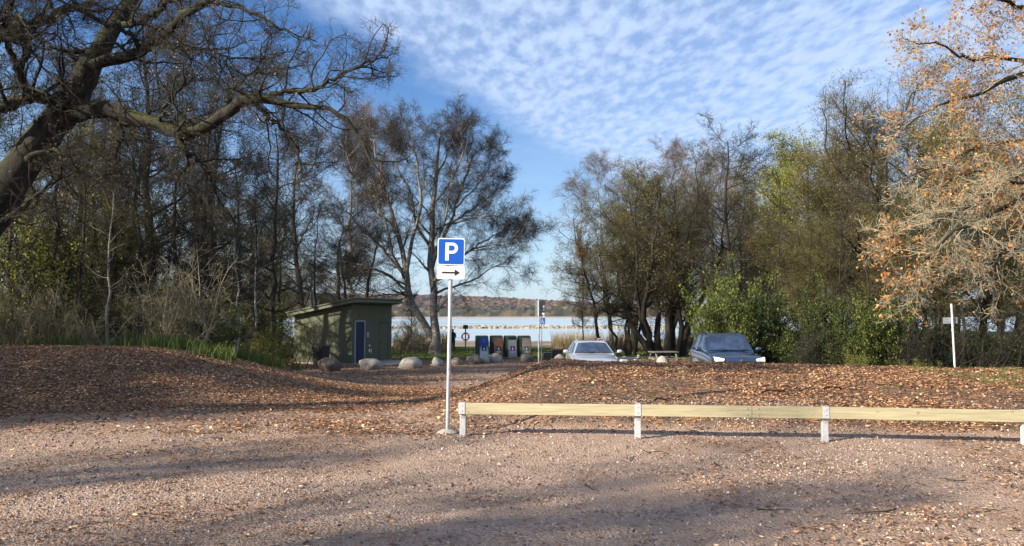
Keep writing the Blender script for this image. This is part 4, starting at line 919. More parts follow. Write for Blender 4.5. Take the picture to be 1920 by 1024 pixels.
# guard rail
def rail():
    pp = [(868, 818, 10.9), (1193, 821, 10.75), (1544, 828, 10.38), (1916, 834, 10.15), (2330, 842, 9.9)]
    t = thing('guard_rail', 'low barrier of pale wooden boards on galvanised posts along the bank', 'barrier', (0, 0, 0))
    W = []
    for px, py, d in pp:
        x = xat(px, d); W.append(Vector((x, d, gz(x, d))))
    t.location = W[0]
    ang = math.atan2(W[3].y - W[0].y, W[3].x - W[0].x)
    mw_, nt, bs = newmat('pine_board'); v = objco(nt); mp = nt.nodes.new('ShaderNodeMapping'); mp.inputs['Scale'].default_value = (.6, 1, 14); nt.links.new(v, mp.inputs[0])
    wv = noise_(nt, mp.outputs[0], 3, 8, .6)
    c = ramp(nt, wv, [(.3, (.23, .205, .13)), (.55, (.335, .30, .19)), (.75, (.42, .385, .265))])
    vo = nt.nodes.new('ShaderNodeTexVoronoi'); vo.inputs['Scale'].default_value = 3.1; nt.links.new(v, vo.inputs['Vector'])
    c = mix(nt, ramp(nt, vo.outputs['Distance'], [(.03, (1, 1, 1)), (.09, (0, 0, 0))]), c, (.26, .15, .06))
    nt.links.new(c, bs.inputs['Base Color']); bs.inputs['Roughness'].default_value = .75; bump(nt, bs, wv, .003)
    # boards span between the joints seen on the photograph
    H0, H1 = .325, .485
    def on(u, zoff=0):  # u in metres along from W[0]
        dirv = Vector((math.cos(ang), math.sin(ang), 0)); return dirv * u
    def topz(u): return np.interp(u, [((w - W[0]).length) for w in W], [w.z - W[0].z for w in W])
    lens = [(w - W[0]).length for w in W]
    segs = [(-.06, 4.07), (4.076, 8.6), (8.606, lens[4])]
    for a, b in segs:
        m = MB(); n = 12
        k0 = len(m.v)
        for i in range(n + 1):
            u = a + (b - a) * i / n; p = on(u); zc = topz(u); nx_, ny_ = -math.sin(ang), math.cos(ang)
            for dy, zz in ((-.048, H0), (-.048, H1), (0, H1), (0, H0)): m.v.append(Vector((p.x + nx_ * dy, p.y + ny_ * dy, zc + zz)))
        for i in range(n):
            for j in range(4): m.f.append((i * 4 + j, i * 4 + (j + 1) % 4, (i + 1) * 4 + (j + 1) % 4, (i + 1) * 4 + j))
        m.f += [(0, 1, 2, 3), tuple(n * 4 + j for j in (3, 2, 1, 0))]
        m.build('board', mw_, t, .004)
    for i, w in enumerate(W):
        u = lens[i]; p = on(u); zc = topz(u)
        o = MB().box((0, .035, .1), (.085, .062, .66)).box((0, .035, .30), (.092, .066, .04)).build('post', M['galvpost'], t, .004, loc=(p.x, p.y, zc)); o.rotation_euler = (0, 0, ang)
        b = MB().box((0, -.052, .408), (.085, .006, .158)).box((0, .0, .487), (.085, .11, .005)).build('bracket', M['galvpost'], o, .002)
        for z_ in (.375, .45): MB().tube([(0, -.055, z_), (0, -.062, z_)], .008, 8).build('bolt', M['galv'], o)
        MB().box((0, .001, .275), (.05, .003, .03)).build('stamped_mark', M['concrete'], o)
    for a in (4.0, 4.15):
        p = on(a); 
        for z_ in (.36, .45): MB().tube([(p.x, p.y - .045, topz(a) + z_), (p.x, p.y - .056, topz(a) + z_)], .012, 8).build('joint_bolt', M['galv'], t)
rail()
# hut
def hut():
    x0, y0 = xat(660, 37), 37; z0 = gz(x0, y0) - .05
    t = thing('green_hut', 'dark green hut with sloping roof, blue door and plain panel walls', 'hut', (x0, y0, z0), R(-21))
    mgr = simple('green_panel_paint', (.080, .088, .052), .75, 0, .10, 1.3, .0)
    mtr = simple('green_trim_paint', (.10, .12, .07), .6, 0, .08, 2)
    mbl = simple('blue_door_paint', (.004, .015, .065), .45, 0, .08, 3)
    w, dp, hr, hl = 3.43, 3.86, 3.02, 2.42
    m = MB(); vs = [(-w, 0, 0), (0, 0, 0), (0, dp, 0), (-w, dp, 0), (-w, 0, hl), (0, 0, hr), (0, dp, hr), (-w, dp, hl)]
    m.add(vs, [(0, 1, 5, 4), (1, 2, 6, 5), (2, 3, 7, 6), (3, 0, 4, 7), (3, 2, 1, 0), (4, 5, 6, 7)])
    wl = m.build('wall', mgr, t)
    s = MB()
    for x in (-.95, -1.9, -2.85): s.box((x, -.004, 1.2), (.018, .012, 2.36))
    s.box((-w / 2 + .35, -.005, 2.38), (w - .9, .014, .02)); s.box((.005, dp / 2, 2.45), (.014, dp - .3, .03))
    for y in (1.3, 2.45): s.box((.004, y, 1.2), (.012, .016, 2.4))
    s.build('seam', mtr, wl)
    MB().box((-w / 2, dp / 2, .05), (w + .06, dp + .06, .12)).build('plinth', M['concrete'], t)
    sl = math.atan2(hr - hl, w)
    cx, cz = -w / 2 + .12, (hr + hl) / 2 + .14
    rf_ = MB().box((cx, dp / 2, cz), ((w + .6) / math.cos(sl), dp + .75, .16), (0, -sl, 0)).build('roof', mtr, t, .01)
    MB().box((cx - .0, dp / 2, cz + .115), ((w + .7) / math.cos(sl), dp + .87, .06), (0, -sl, 0)).build('roof_sheet', simple('roof_felt', (.10, .115, .09), .8, 0, .2, 3), rf_, .008)
    d = MB().box((.012, .70, 1.13), (.03, .78, 2.06)).build('door', mbl, t, .004)
    f = MB(); f.box((.02, .265, 1.14), (.05, .06, 2.16)); f.box((.02, 1.135, 1.14), (.05, .06, 2.16)); f.box((.02, .70, 2.195), (.05, .81, .06)); f.build('door_frame', simple('door_frame_grey', (.28, .32, .33), .5), d)
    MB().box((.045, 1.02, 1.08), (.03, .03, .13)).tube([(.05, 1.02, 1.1), (.07, 1.0, 1.1), (.07, .90, 1.1)], .012, 8).build('handle', M['chrome'], d)
    MB().box((.03, 1.02, .85), (.012, .05, .10)).build('lock', M['chrome'], d)
    h = MB().box((.012, 3.0, 1.08), (.03, .82, 2.02)).build('service_door', mgr, t, .004)
    f = MB(); f.box((.03, 3.0, 2.115), (.03, .86, .04)); f.box((.022, 3.43, 1.08), (.02, .02, 2.0)); f.build('door_gap', M['black'], h)
    for z_ in (.3, 1.6): MB().box((.035, 3.41, z_), (.02, .03, .12)).build('hinge', M['chrome'], h)
    MB().box((.035, 2.68, 1.08), (.02, .05, .14)).build('handle', M['chrome'], h)
    MB().box((.02, 1.45, 1.5), (.02, .16, .26)).build('notice_plate', simple('pale_plate', (.35, .38, .38), .4), t)
    MB().box((.03, 1.60, .93), (.05, .10, .10)).build('push_button', M['white'], t, .01)
    MB().box((.03, 1.60, .68), (.05, .09, .16)).box((.03, 1.78, .66), (.03, .03, .24)).build('water_tap_box', M['white'], t, .008)
    MB().box((.04, .70, 2.53), (.06, .16, .07)).build('door_sign', simple('red_brown_sign', (.20, .03, .02), .4), t, .01)  # small red sign above the door, not a lamp
    MB().box((1.0, 2.2, .02), (1.8, 3.4, .09)).build('step_slab', M['concrete'], t, .02)
hut()
def black_bin():
    x, y = xat(601, 36), 36.2
    t = thing('waste_bin', 'black waste bin against the lit wall of the green hut', 'bin', (x, y, gz(x, y)), R(-21))
    b = MB(); b.add([(-.27, -.25, .06), (.27, -.25, .06), (.27, .25, .06), (-.27, .25, .06), (-.31, -.3, .88), (.31, -.3, .88), (.31, .3, .88), (-.31, .3, .88)], [(0, 1, 2, 3), (4, 5, 6, 7), (0, 1, 5, 4), (1, 2, 6, 5), (2, 3, 7, 6), (3, 0, 4, 7)])
    b.build('body', M['plastic'], t, .02)
    MB().box((0, 0, .92), (.68, .66, .07), (R(3), 0, 0)).build('lid', M['black'], t, .02)
    for s in (-1, 1): MB().tube([(s * .29, .27, .1), (s * .34, .27, .1)], .1, 14).build('wheel', M['tyre'], t)
    MB().tube([(-.24, .34, .9), (.24, .34, .9)], .015, 8).build('handle', M['plastic'], t)
black_bin()
# recycling bins
def rbins():
    gd = simple('bin_green_housing', (.018, .035, .026), .5, 0, .1)
    px = [904, 931, 957, 983]; cols = ['blue', 'brown', 'grey', 'sand']
    labs = ['recycling bin with blue picture front and black bottle mark', 'recycling bin with brown picture front and dark teal mark', 'recycling bin with plain grey front and purple mark', 'recycling bin with sand coloured picture front and green mark']
    for i in range(4):
        x = xat(px[i], 43.6); y = 43.6 + .05 * i
        t = thing('recycling_bin', labs[i], 'recycling bin', (x, y, gz(x, y) + .02), R(22), 'row of recycling bins')
        # housing: side outline extruded across
        prof_ = [(-.36, .08), (-.30, 1.10), (-.24, 1.26), (-.14, 1.32), (.30, 1.32), (.36, 1.24), (.38, .08)]
        m = MB(); n = len(prof_); W = .31
        m.add([(-W, y_, z_) for y_, z_ in prof_] + [(W, y_, z_) for y_, z_ in prof_], [tuple(range(n)), tuple(range(2 * n - 1, n - 1, -1))] + [(k, k + n, (k + 1) % n + n, (k + 1) % n) for k in range(n)])
        m.build('housing', gd, t, .03)
        MB().box((0, 0, .035), (.72, .85, .09)).build('base', M['concrete'], t, .01)
        mp_, nt, bs = newmat('bin_picture_' + cols[i]); v = objco(nt); se = nt.nodes.new('ShaderNodeSeparateXYZ'); nt.links.new(v, se.inputs[0])
        st = {'blue': [(.25, (.55, .62, .72)), (.50, (.20, .32, .62)), (.62, (.012, .05, .30)), (1, (.02, .10, .42))], 'brown': [(.2, (.30, .11, .05)), (.6, (.34, .14, .07)), (1, (.24, .10, .055))],
              'grey': [(.2, (.30, .33, .33)), (1, (.36, .39, .40))], 'sand': [(.25, (.34, .17, .10)), (.55, (.45, .28, .19)), (.6, (.66, .48, .37)), (1, (.52, .36, .27))]}[cols[i]]
        fz = math_(nt, 'MULTIPLY_ADD', noise_(nt, v, 6, 4), .16, math_(nt, 'MULTIPLY_ADD', se.outputs[2], .8, -.08))
        nt.links.new(ramp(nt, fz, st), bs.inputs['Base Color']); bs.inputs['Roughness'].default_value = .35
        sl = math.atan2(.06, 1.02); ztop = 1.12 if i != 2 else 1.0
        MT = Matrix.Translation((0, -.36, .08)) @ Matrix.Rotation(-sl, 4, 'X')
        def pl(x0, z0, x1, z1, yoff): return MB().prism([(x0, z0), (x1, z0), (x1, z1), (x0, z1)], MT @ Matrix.Translation((0, yoff, 0)), .01)
        f = pl(-.26, .02, .26, ztop, -.012).build('front_panel', mp_, t)
        mk = [(.01, .01, .012), (.03, .09, .11), (.12, .01, .16), (.02, .22, .17)][i]
        pl(-.13, .36, .13, .64, -.018).build('mark', simple('mark_' + cols[i], mk, .4, 0, .03), f)
        bt = [(-.045, .40), (.045, .40), (.045, .50), (.02, .535), (.02, .59), (-.02, .59), (-.02, .535), (-.045, .50)]
        MB().prism(bt, MT @ Matrix.Translation((0, -.021, 0)), .006).build('bottle_symbol', M['white'], f)
        pl(-.12, .27, .12, .335, -.018).build('label_strip', M['white'], f)
        tw = [(-.09, .86), (.09, .86), (.07, .96), (.0, 1.04), (-.07, .96)] if i != 2 else [(-.07, .84), (.07, .84), (.05, .90), (-.05, .90)]
        MB().prism(tw, MT @ Matrix.Translation((0, -.018, 0)), .006).build('faint_symbol', simple('faint_' + cols[i], tuple(min(1, c * 1.25 + .03) for c in st[-1][1]), .5, 0, .05), f)
        if i == 2: MB().prism([(-.22, 1.05), (.22, 1.05), (.22, 1.14), (-.22, 1.14)], MT @ Matrix.Translation((0, -.012, 0)), .01).build('slot', M['black'], f)
rbins()
def lifebuoy():
    x, y = xat(873, 62), 62; z = gz(x, y)
    t = thing('lifebuoy_station', 'red and white lifebuoy hung on a dark post by the beach', 'lifebuoy', (x, y, z))
    H = CAMZ - (609 - YH) / F * 62 - z
    MB().box((0, 0, H / 2), (.10, .08, H)).build('post', M['greywood'], t)
    MB().box((0, -.06, H - .18), (.42, .03, .32)).build('board', M['black'], t)
    zc = CAMZ - (631 - YH) / F * 62 - z
    MB().ring((0, -.12, zc), .275, .055).build('ring', M['white'], t, smooth=True)
    o = t.children[-1]
    for a in (0, 90, 180, 270):
        MB().ring((0, -.12, zc), .275, .062, a0=R(a - 29), a1=R(a + 29), n=8, closed=False).build('red_band', M['red'], o, smooth=True)
    MB().ring((0, -.10, zc), .36, .008, m=5).build('grab_rope', M['red'], o)
lifebuoy()
def bench():
    x, y = xat(812, 57), 57; z = gz(x, y)
    t = thing('park_bench', 'grey wooden bench with table behind the forked birch', 'bench', (x, y, z))
    h = CAMZ - (633.5 - YH) / F * 57 - z
    MB().box((0, 0, h), (1.9, .75, .05)).build('table_top', M['greywood'], t, .005)
    for s in (-1, 1):
        MB().box((0, s * .75, h * .58), (1.9, .28, .05)).build('seat', M['greywood'], t, .005)
        m = MB(); m.box((s * .7, 0, h / 2), (.07, .5, .07)); m.tube([(s * .7, -.7, 0), (s * .7, -.3, h)], .035, 6); m.tube([(s * .7, .7, 0), (s * .7, .3, h)], .035, 6); m.box((s * .7, 0, h * .53), (.06, 1.6, .07))
        m.build('leg_frame', M['greywood'], t)
bench()
def picnic():
    x, y = xat(1243, 36), 36; z = gz(x, y)
    t = thing('picnic_table', 'weathered picnic table in front of the alder clump', 'picnic table', (x, y, z), R(12))
    h = CAMZ - (659.5 - YH) / F * 36 - z
    for k in range(5): pass
    m = MB()
    for k in range(5): m.box((0, -.32 + k * .16, h), (1.25 * 1.0, .145, .045))
    m.build('table_top', M['greywood'], t, .004)
    for s in (-1, 1):
        MB().box((0, s * .78, h * .6), (1.7, .27, .045)).build('seat', M['greywood'], t, .004)
        m = MB(); m.tube([(s * .5, -.75, 0), (s * .5, -.25, h)], .045, 6); m.tube([(s * .5, .75, 0), (s * .5, .25, h)], .045, 6); m.box((s * .5, 0, h * .56), (.05, 1.75, .09)); m.build('leg_frame', M['greywood'], t)
picnic()
def low_rail():
    x, y = xat(1196, 31), 31; z = gz(x, y)
    t = thing('low_rail', 'low white rail with one stout post right of the silver car', 'barrier', (x, y, z))
    h = CAMZ - (665 - YH) / F * 31 - z
    MB().box((0, 0, h / 2), (.075, .075, h)).build('post', M['galvpost'], t, .005); MB().box((-1.25, 0, h / 2 - .06), (.07, .07, h - .12)).build('post', M['galvpost'], t, .005)
    MB().box((-.67, -.06, h - .13), (1.28, .04, .09)).build('rail_board', simple('pale_rail', (.5, .5, .47), .7), t, .004)
low_rail()
def info_signs():
    x, y = xat(1010, 38), 38; z = gz(x, y); s = 38 / F
    t = thing('sign_pole', 'steel pole carrying the back of a grey sign panel', 'sign', (x, y, z))
    top = CAMZ - (563 - YH) * s - z
    MB().tube([(0, 0, 0), (.0, 0, top)], .042, 12).build('pole', M['galv'], t)
    m = MB().box((-.03, .06, top - .40), (.27 * 1.0, .012, .80)).build('panel', simple('sign_back_grey', (.16, .19, .18), .5, .3), t)
    for k in range(4): MB().box((-.03, .05, top - .08 - .21 * k), (.27, .012, .02)).build('rib', M['galv'], m)
    for k in (.2, .6): MB().tube([(0, 0, top - k - .02), (0, 0, top - k + .02)], .05, 12).build('clamp', M['galv'], t)
    x, y = xat(1016.5, 39.5), 39.5; z = gz(x, y); s = 39.5 / F
    t = thing('disabled_parking_sign', 'blue wheelchair plate and dark notice board on a thinner pole', 'sign', (x, y, z))
    top = CAMZ - (563.5 - YH) * s - z
    MB().tube([(-.03, 0, 0), (-.03, 0, top)], .025, 12).build('pole', M['galv'], t)
    m = MB().box((.03, -.04, top - .42), (.27, .015, .84)).build('notice_board', simple('dark_board', (.03, .04, .042), .5), t)
    for dx, dz, w, h_ in ((.08, .33, .10, .13), (.09, .5, .10, .03), (.06, .70, .16, .09), (.08, .82, .12, .05)): MB().box((dx - .0, -.05, top - dz), (w * .8, .004, h_)).build('notice', M['white'], m)
    zc = CAMZ - (602.0 - YH) * s - z
    p = MB().box((.03, -.05, zc), (.25, .012, .34)).build('wheelchair_plate', M['signblue'], t, .003)
    m = MB(); m.ring((.02, -.058, zc - .06), .058, .010, n=18, m=4, a0=R(110), a1=R(350), closed=False)
    m.tube([(.0, -.058, zc + .09), (.005, -.058, zc + .0), (.065, -.058, zc - .005), (.09, -.058, zc - .09), (.11, -.058, zc - .085)], .011, 4); m.tube([(0, -.058, zc + .05), (.055, -.058, zc + .045)], .009, 4); m.ring((-.005, -.058, zc + .12), .010, .010, n=8, m=4)
    m.build('wheelchair_symbol', M['white'], p)
info_signs()
def dark_boxes():
    x, y = xat(1044, 41), 41; z = gz(x, y); s = 41 / F
    t = thing('litter_bin', 'square black litter bin left of the silver car', 'bin', (x, y, z))
    h = CAMZ - (653.5 - YH) * s - z
    MB().box((0, 0, h / 2), (.55, .5, h - .06)).build('body', M['black'], t, .02); MB().box((0, 0, h - .02), (.62, .56, .05)).build('lid', M['greywood'], t, .01)
    x, y = xat(1026, 40.5), 40.5; z = gz(x, y)
    t = thing('litter_bin', 'lower dark box beside the square black litter bin', 'bin', (x, y, z))
    h = CAMZ - (660 - YH) * s - z
    MB().box((0, 0, h / 2), (.38, .4, h - .05)).build('body', M['plastic'], t, .02); MB().box((0, 0, h - .01), (.42, .44, .03)).build('lid', M['plastic'], t, .008)
    x, y = xat(1124, 42), 42; z = gz(x, y); h = CAMZ - (633.5 - YH) * 42 / F - z
    t = thing('marker_board', 'small red and white striped board showing over the silver car roof', 'marker board', (x, y, z))
    for k in (-.2, .2): MB().box((k, .02, h / 2), (.04, .03, h)).build('post', M['greywood'], t)
    for k, (a, b, mm) in enumerate([(-.27, -.15, 'red'), (-.15, -.02, 'white'), (-.02, .27, 'red')]):
        MB().box(((a + b) / 2, -.01, h - .1), (b - a - .002, .02, .18)).build('panel', M[mm], t)
dark_boxes()
def post_sign():
    x, y = xat(1788, 24), 24; z = gz(x, y); s = 24 / F
    t = thing('post_sign', 'small grey plate on a leaning steel pole at the edge of the right wood', 'sign', (x, y, z)); t.rotation_euler = (0, R(-1.2), 0)
    h = CAMZ - (571 - YH) * s - z
    MB().tube([(0, 0, 0), (0, 0, h)], .032, 14).build('pole', M['galvpost'], t)
    MB().tube([(0, 0, h), (0, 0, h + .02)], .04, 12).build('cap', M['galv'], t)
    zc = CAMZ - (601 - YH) * s - z
    p = MB().box((-.04, .05, zc), (.46, .012, .20)).build('plate', simple('plate_grey', (.24, .26, .27), .5, .3), t, .003)
    for k in (-.05, .0, .05): MB().box((-.12, .041, zc + k), (.2, .006, .012)).build('rib', M['galv'], p)
    MB().tube([(0, 0, zc - .1), (0, 0, zc - .07)], .045, 12).build('clamp', M['galv'], t)
    MB().tube([(0, 0, zc + .07), (0, 0, zc + .1)], .045, 12).build('clamp', M['galv'], t)
post_sign()
# fallen sticks on the bank
for (a, b, d, lab) in [((1425, 742), (1520, 738), 13.6, 'long dark fallen branch lying on the bank above the rail'), ((1540, 739), (1610, 737), 13.9, 'shorter dark fallen branch right of the long one'), ((1225, 757), (1275, 748), 12.6, 'small fallen twig on the bank left of the long branch')]:
    x0, x1 = xat(a[0], d), xat(b[0], d + .4); pts = []
    for k in range(9):
        t_ = k / 8; x = x0 + (x1 - x0) * t_; y = d + .4 * t_ + .05 * math.sin(k * 1.7); pts.append((x, y, gz(x, y) + .03 + .03 * math.sin(k)))
    o0 = Vector(pts[0]); m = MB().tube([Vector(p) - o0 for p in pts], [.018 * (1 - .07 * k) for k in range(9)], 6)
    for k in (3, 5): m.tube([Vector(pts[k]) - o0, Vector(pts[k]) - o0 + Vector((.2, .1, .06))], [.008, .004], 5)
    o = m.build('fallen_branch', M['darktwig']); o.location = o0; tag(o, lab, 'branch', 'fallen branches on the bank')
# dead branches low on the left
# ------------------------------------------------------------------ cars (local: front faces -y, origin on the ground mid car)
def car(name, label, x, y, rz, paint, suv, lamps):
    z = gz(x, y); t = thing(name, label, 'car', (x, y, z), rz, 'cars parked behind the bank')
    Lh, W = (2.32, .90) if suv else (2.30, .90)
    hb, hh = (.98, 1.08) if suv else (.82, .98)       # hood front / cowl height
    H = 1.68 if suv else 1.44
    yc, yt, yr, ye = (-.95, -.35, 1.45, 2.15) if suv else (-1.0, -.2, 1.5, 2.2)   # cowl, roof front, roof rear, tail
    def section(y_, w, zb, zt, crown):   # half section points, from sill up and over
        pts = [(w * .93, zb), (w, zb + .12), (w, zb + (zt - zb) * .55), (w * .975, zt - .10), (w * .93, zt - .03), (w * .84, zt), (w * .45, zt + crown), (0, zt + crown * 1.2)]
        full = [(-a, b) for a, b in pts[:-1]] + [pts[-1]] + [(a, b) for a, b in reversed(pts[:-1])]
        return [Vector((a, y_, b)) for a, b in full]
    st = [(-Lh, W * .70, .38, hb - .26, .01), (-Lh + .05, W * .86, .26, hb - .12, .02), (-Lh + .2, W * .96, .22, hb - .02, .03), (-Lh + .6, W, .22, hb + .03, .035), (yc, W, .24, hh - .03, .03), (yc + .5, W, .24, hh, .0), (.9, W, .24, hh + .02, 0), (1.6, W, .24, hh + .04, 0), (2.1, W * .96, .26, hh + .03, 0), (Lh - .02, W * .88, .32, hh - .05, 0)]
    m = MB(); n = None
    for s_ in st:
        sec = section(*s_); n = len(sec); m.v += sec
    for i in range(len(st) - 1):
        for k in range(n - 1): m.f.append((i * n + k, i * n + k + 1, (i + 1) * n + k + 1, (i + 1) * n + k))
        m.f.append((i * n + n - 1, i * n, (i + 1) * n, (i + 1) * n + n - 1))
    m.f += [tuple(range(n)), tuple((len(st) - 1) * n + k for k in range(n))[::-1]]
    body = m.build('body', paint, t, .015, smooth=False)
    body.data.polygons.foreach_set('use_smooth', [True] * len(body.data.polygons))
    sd = body.modifiers.new('sub', 'SUBSURF'); sd.levels = sd.render_levels = 2; body.modifiers.remove(body.modifiers['bevel'])
    # cabin frame: lower ring at belt, upper ring under roof
    wb_, wt = W * .90, W * (.70 if suv else .66)
    lo = [(-wb_, yc), (wb_, yc), (wb_ * 1.0, .6), (wb_ * .97, ye), (-wb_ * .97, ye), (-wb_, .6)]
    up = [(-wt, yt), (wt, yt), (wt * 1.02, .6), (wt * .93, yr + .25), (-wt * .93, yr + .25), (-wt * 1.02, .6)]
    zb, zt = hh - .05, H - .05
    m = MB(); m.v = [Vector((a, b, zb)) for a, b in lo] + [Vector((a, b, zt - (.03 if i in (0, 1, 3, 4) else 0))) for i, (a, b) in enumerate(up)]
    cen = Vector((0, .5, H)); m.v += [Vector((-wt * .8, yt + .2, H - .015)), Vector((wt * .8, yt + .2, H - .015)), Vector((wt * .84, .6, H)), Vector((wt * .76, yr, H - .03)), Vector((-wt * .76, yr, H - .03)), Vector((-wt * .84, .6, H))]
    for k in range(6):
        k2 = (k + 1) % 6; m.f.append((k, k2, 6 + k2, 6 + k)); m.f.append((6 + k, 6 + k2, 12 + k2, 12 + k))
    m.f += [(12, 13, 14, 17), (14, 15, 16, 17), tuple(range(5, -1, -1))]
    cab = m.build('cabin', paint, t, .03)
    def quad(a, b, c_, d_, ins, off):   # inset glass patch standing proud of the cabin
        a, b, c_, d_ = map(Vector, (a, b, c_, d_)); ce = (a + b + c_ + d_) / 4; n_ = (b - a).cross(d_ - a).normalized()
        if n_.dot(ce - Vector((0, .5, zb + .2))) < 0: n_ = -n_
        q = []
        for p in (a, b, c_, d_): v_ = (ce - p); q.append(p + v_.normalized() * ins + n_ * off)
        nseg = 8; mm = MB()
        for i in range(nseg + 1):
            u = i / nseg; bulge = n_ * .03 * 4 * u * (1 - u)
            mm.v += [q[0].lerp(q[1], u) + bulge, q[3].lerp(q[2], u) + bulge]
        for i in range(nseg): mm.f.append((2 * i, 2 * i + 2, 2 * i + 3, 2 * i + 1))
        return mm
    L3 = [Vector((a, b, zb)) for a, b in lo]; U3 = [m.v[6 + k] for k in range(6)]
    L3b = [p + (U3[i] - p) * .08 for i, p in enumerate(L3)]
    ws = quad(L3b[0], L3b[1], U3[1], U3[0], .075, .012).build('windscreen', M['glass'], t, smooth=True)
    MB().box((0, yt + .06, H - .10), (.22, .08, .07)).build('mirror_housing', M['plastic'], ws, .01)
    for a, b in ((1, 2), (2, 3), (4, 5), (5, 0), (3, 4)):
        quad(L3b[a], L3b[b], U3[b], U3[a], .085, .012).build('window', M['glass'], t, smooth=True)
    for s in (-1, 1):
        wm = MB(); wm.tube([(s * (W - .03), yc + .32, hh + .0), (s * (W + .08), yc + .28, hh + .03)], .02, 8).build('mirror_arm', M['plastic'], t)
        q = bpy.data.objects.new('wing_mirror', rockmesh(500, 2, (.125, .07, .085))); q.data.materials.append(paint if not suv else M['carblue']); link(q, t); q.location = (s * (W + .13), yc + .27, hh + .06)
        g_ = MB().box((0, .065, 0), (.18, .012, .12)).build('mirror_glass', M['glass'], q)
        rr_ = MB().tube([(s * wt * .86, yt + .35, H - .03), (s * wt * .88, yt + .5, H + .045), (s * wt * .88, .6, H + .06), (s * wt * .82, yr - .2, H + .03), (s * wt * .8, yr, H - .03)], .016, 8).build('roof_rail', M['chrome'] if suv else M['galv'], t)
        for yy in (-1.42, 1.38):
            w_ = MB().tube([(s * (W - .20), yy, .335), (s * (W + .005), yy, .335)], .335, 26).build('wheel', M['tyre'], t, .02)
            MB().tube([(s * (W - .0), yy, .335), (s * (W + .012), yy, .335)], .22, 20).build('rim', M['galv'], w_)
        # headlight
        hz = hb - .13
        pts = [(s * (W * .90), -Lh + .26, hz + .085), (s * (W * .56), -Lh + .06, hz + .03), (s * (W * .60), -Lh + .02, hz - .03), (s * (W * .88), -Lh + .12, hz - .05)]
        n0 = Vector((s * .25, -1, .35)).normalized() * .06
        mm = MB(); mm.v = [Vector(p) + n0 for p in pts] + [Vector(p) - n0 for p in pts]; mm.f = [(0, 1, 2, 3), (7, 6, 5, 4)] + [(k, (k + 1) % 4, (k + 1) % 4 + 4, k + 4) for k in range(4)]
        mm.build('headlight', M['lamp'] if lamps else M['glass'], t, .015)
    gr = MB().box((0, -Lh - .012, hb - .28), (W * 1.0, .06, .24)).build('grille', M['black'], t, .02)
    bars = MB()
    for k in range(5): bars.box((0, -Lh - .046, hb - .37 + k * .045), (W * .92, .008, .008))
    bars.build('grille_bar', M['chrome'], gr)
    MB().box((0, -Lh + .02, .36), (W * 1.3, .08, .16)).build('air_intake', M['black'], t, .02)
    MB().box((0, -Lh - .03, .47), (.52, .015, .11)).build('number_plate', M['white'], t, .003)
    wp = MB()
    for s in (-.35, .25): wp.tube([(s, yc + .0, hh + .03), (s + .42, yc + .1, hh + .065)], .008, 5)
    wp.build('wiper', M['plastic'], t)
    for s in (-1, 1): MB().box((s * W * .66, Lh - .01, hh - .16), (.22, .04, .14)).build('tail_light', M['red'], t, .01)
    if suv:
        e = MB(); c0 = (0, -Lh - .07, hb - .22); e.ring(c0, .105, .011, n=26, m=6)
        for a in (90, 210, 330):
            e.tube([c0, (c0[0] + .1 * math.cos(R(a)), c0[1], c0[2] + .1 * math.sin(R(a)))], [.017, .004], 6)
        e.build('star_emblem', M['chrome'], gr)
        MB().box((0, -Lh + .02, hb + .0), (.05, .03, .03)).build('bonnet_badge', M['chrome'], t, .005)
    return t
car('silver_car', 'silver estate car parked nose forward behind the bank', xat(1109, 29.3), 29.5, R(0), M['cargrey'], False, False)
car('dark_blue_car', 'dark blue car with lit headlights and chrome star on its grille', xat(1357, 26.6), 26.6, R(-3), M['carblue'], True, True)
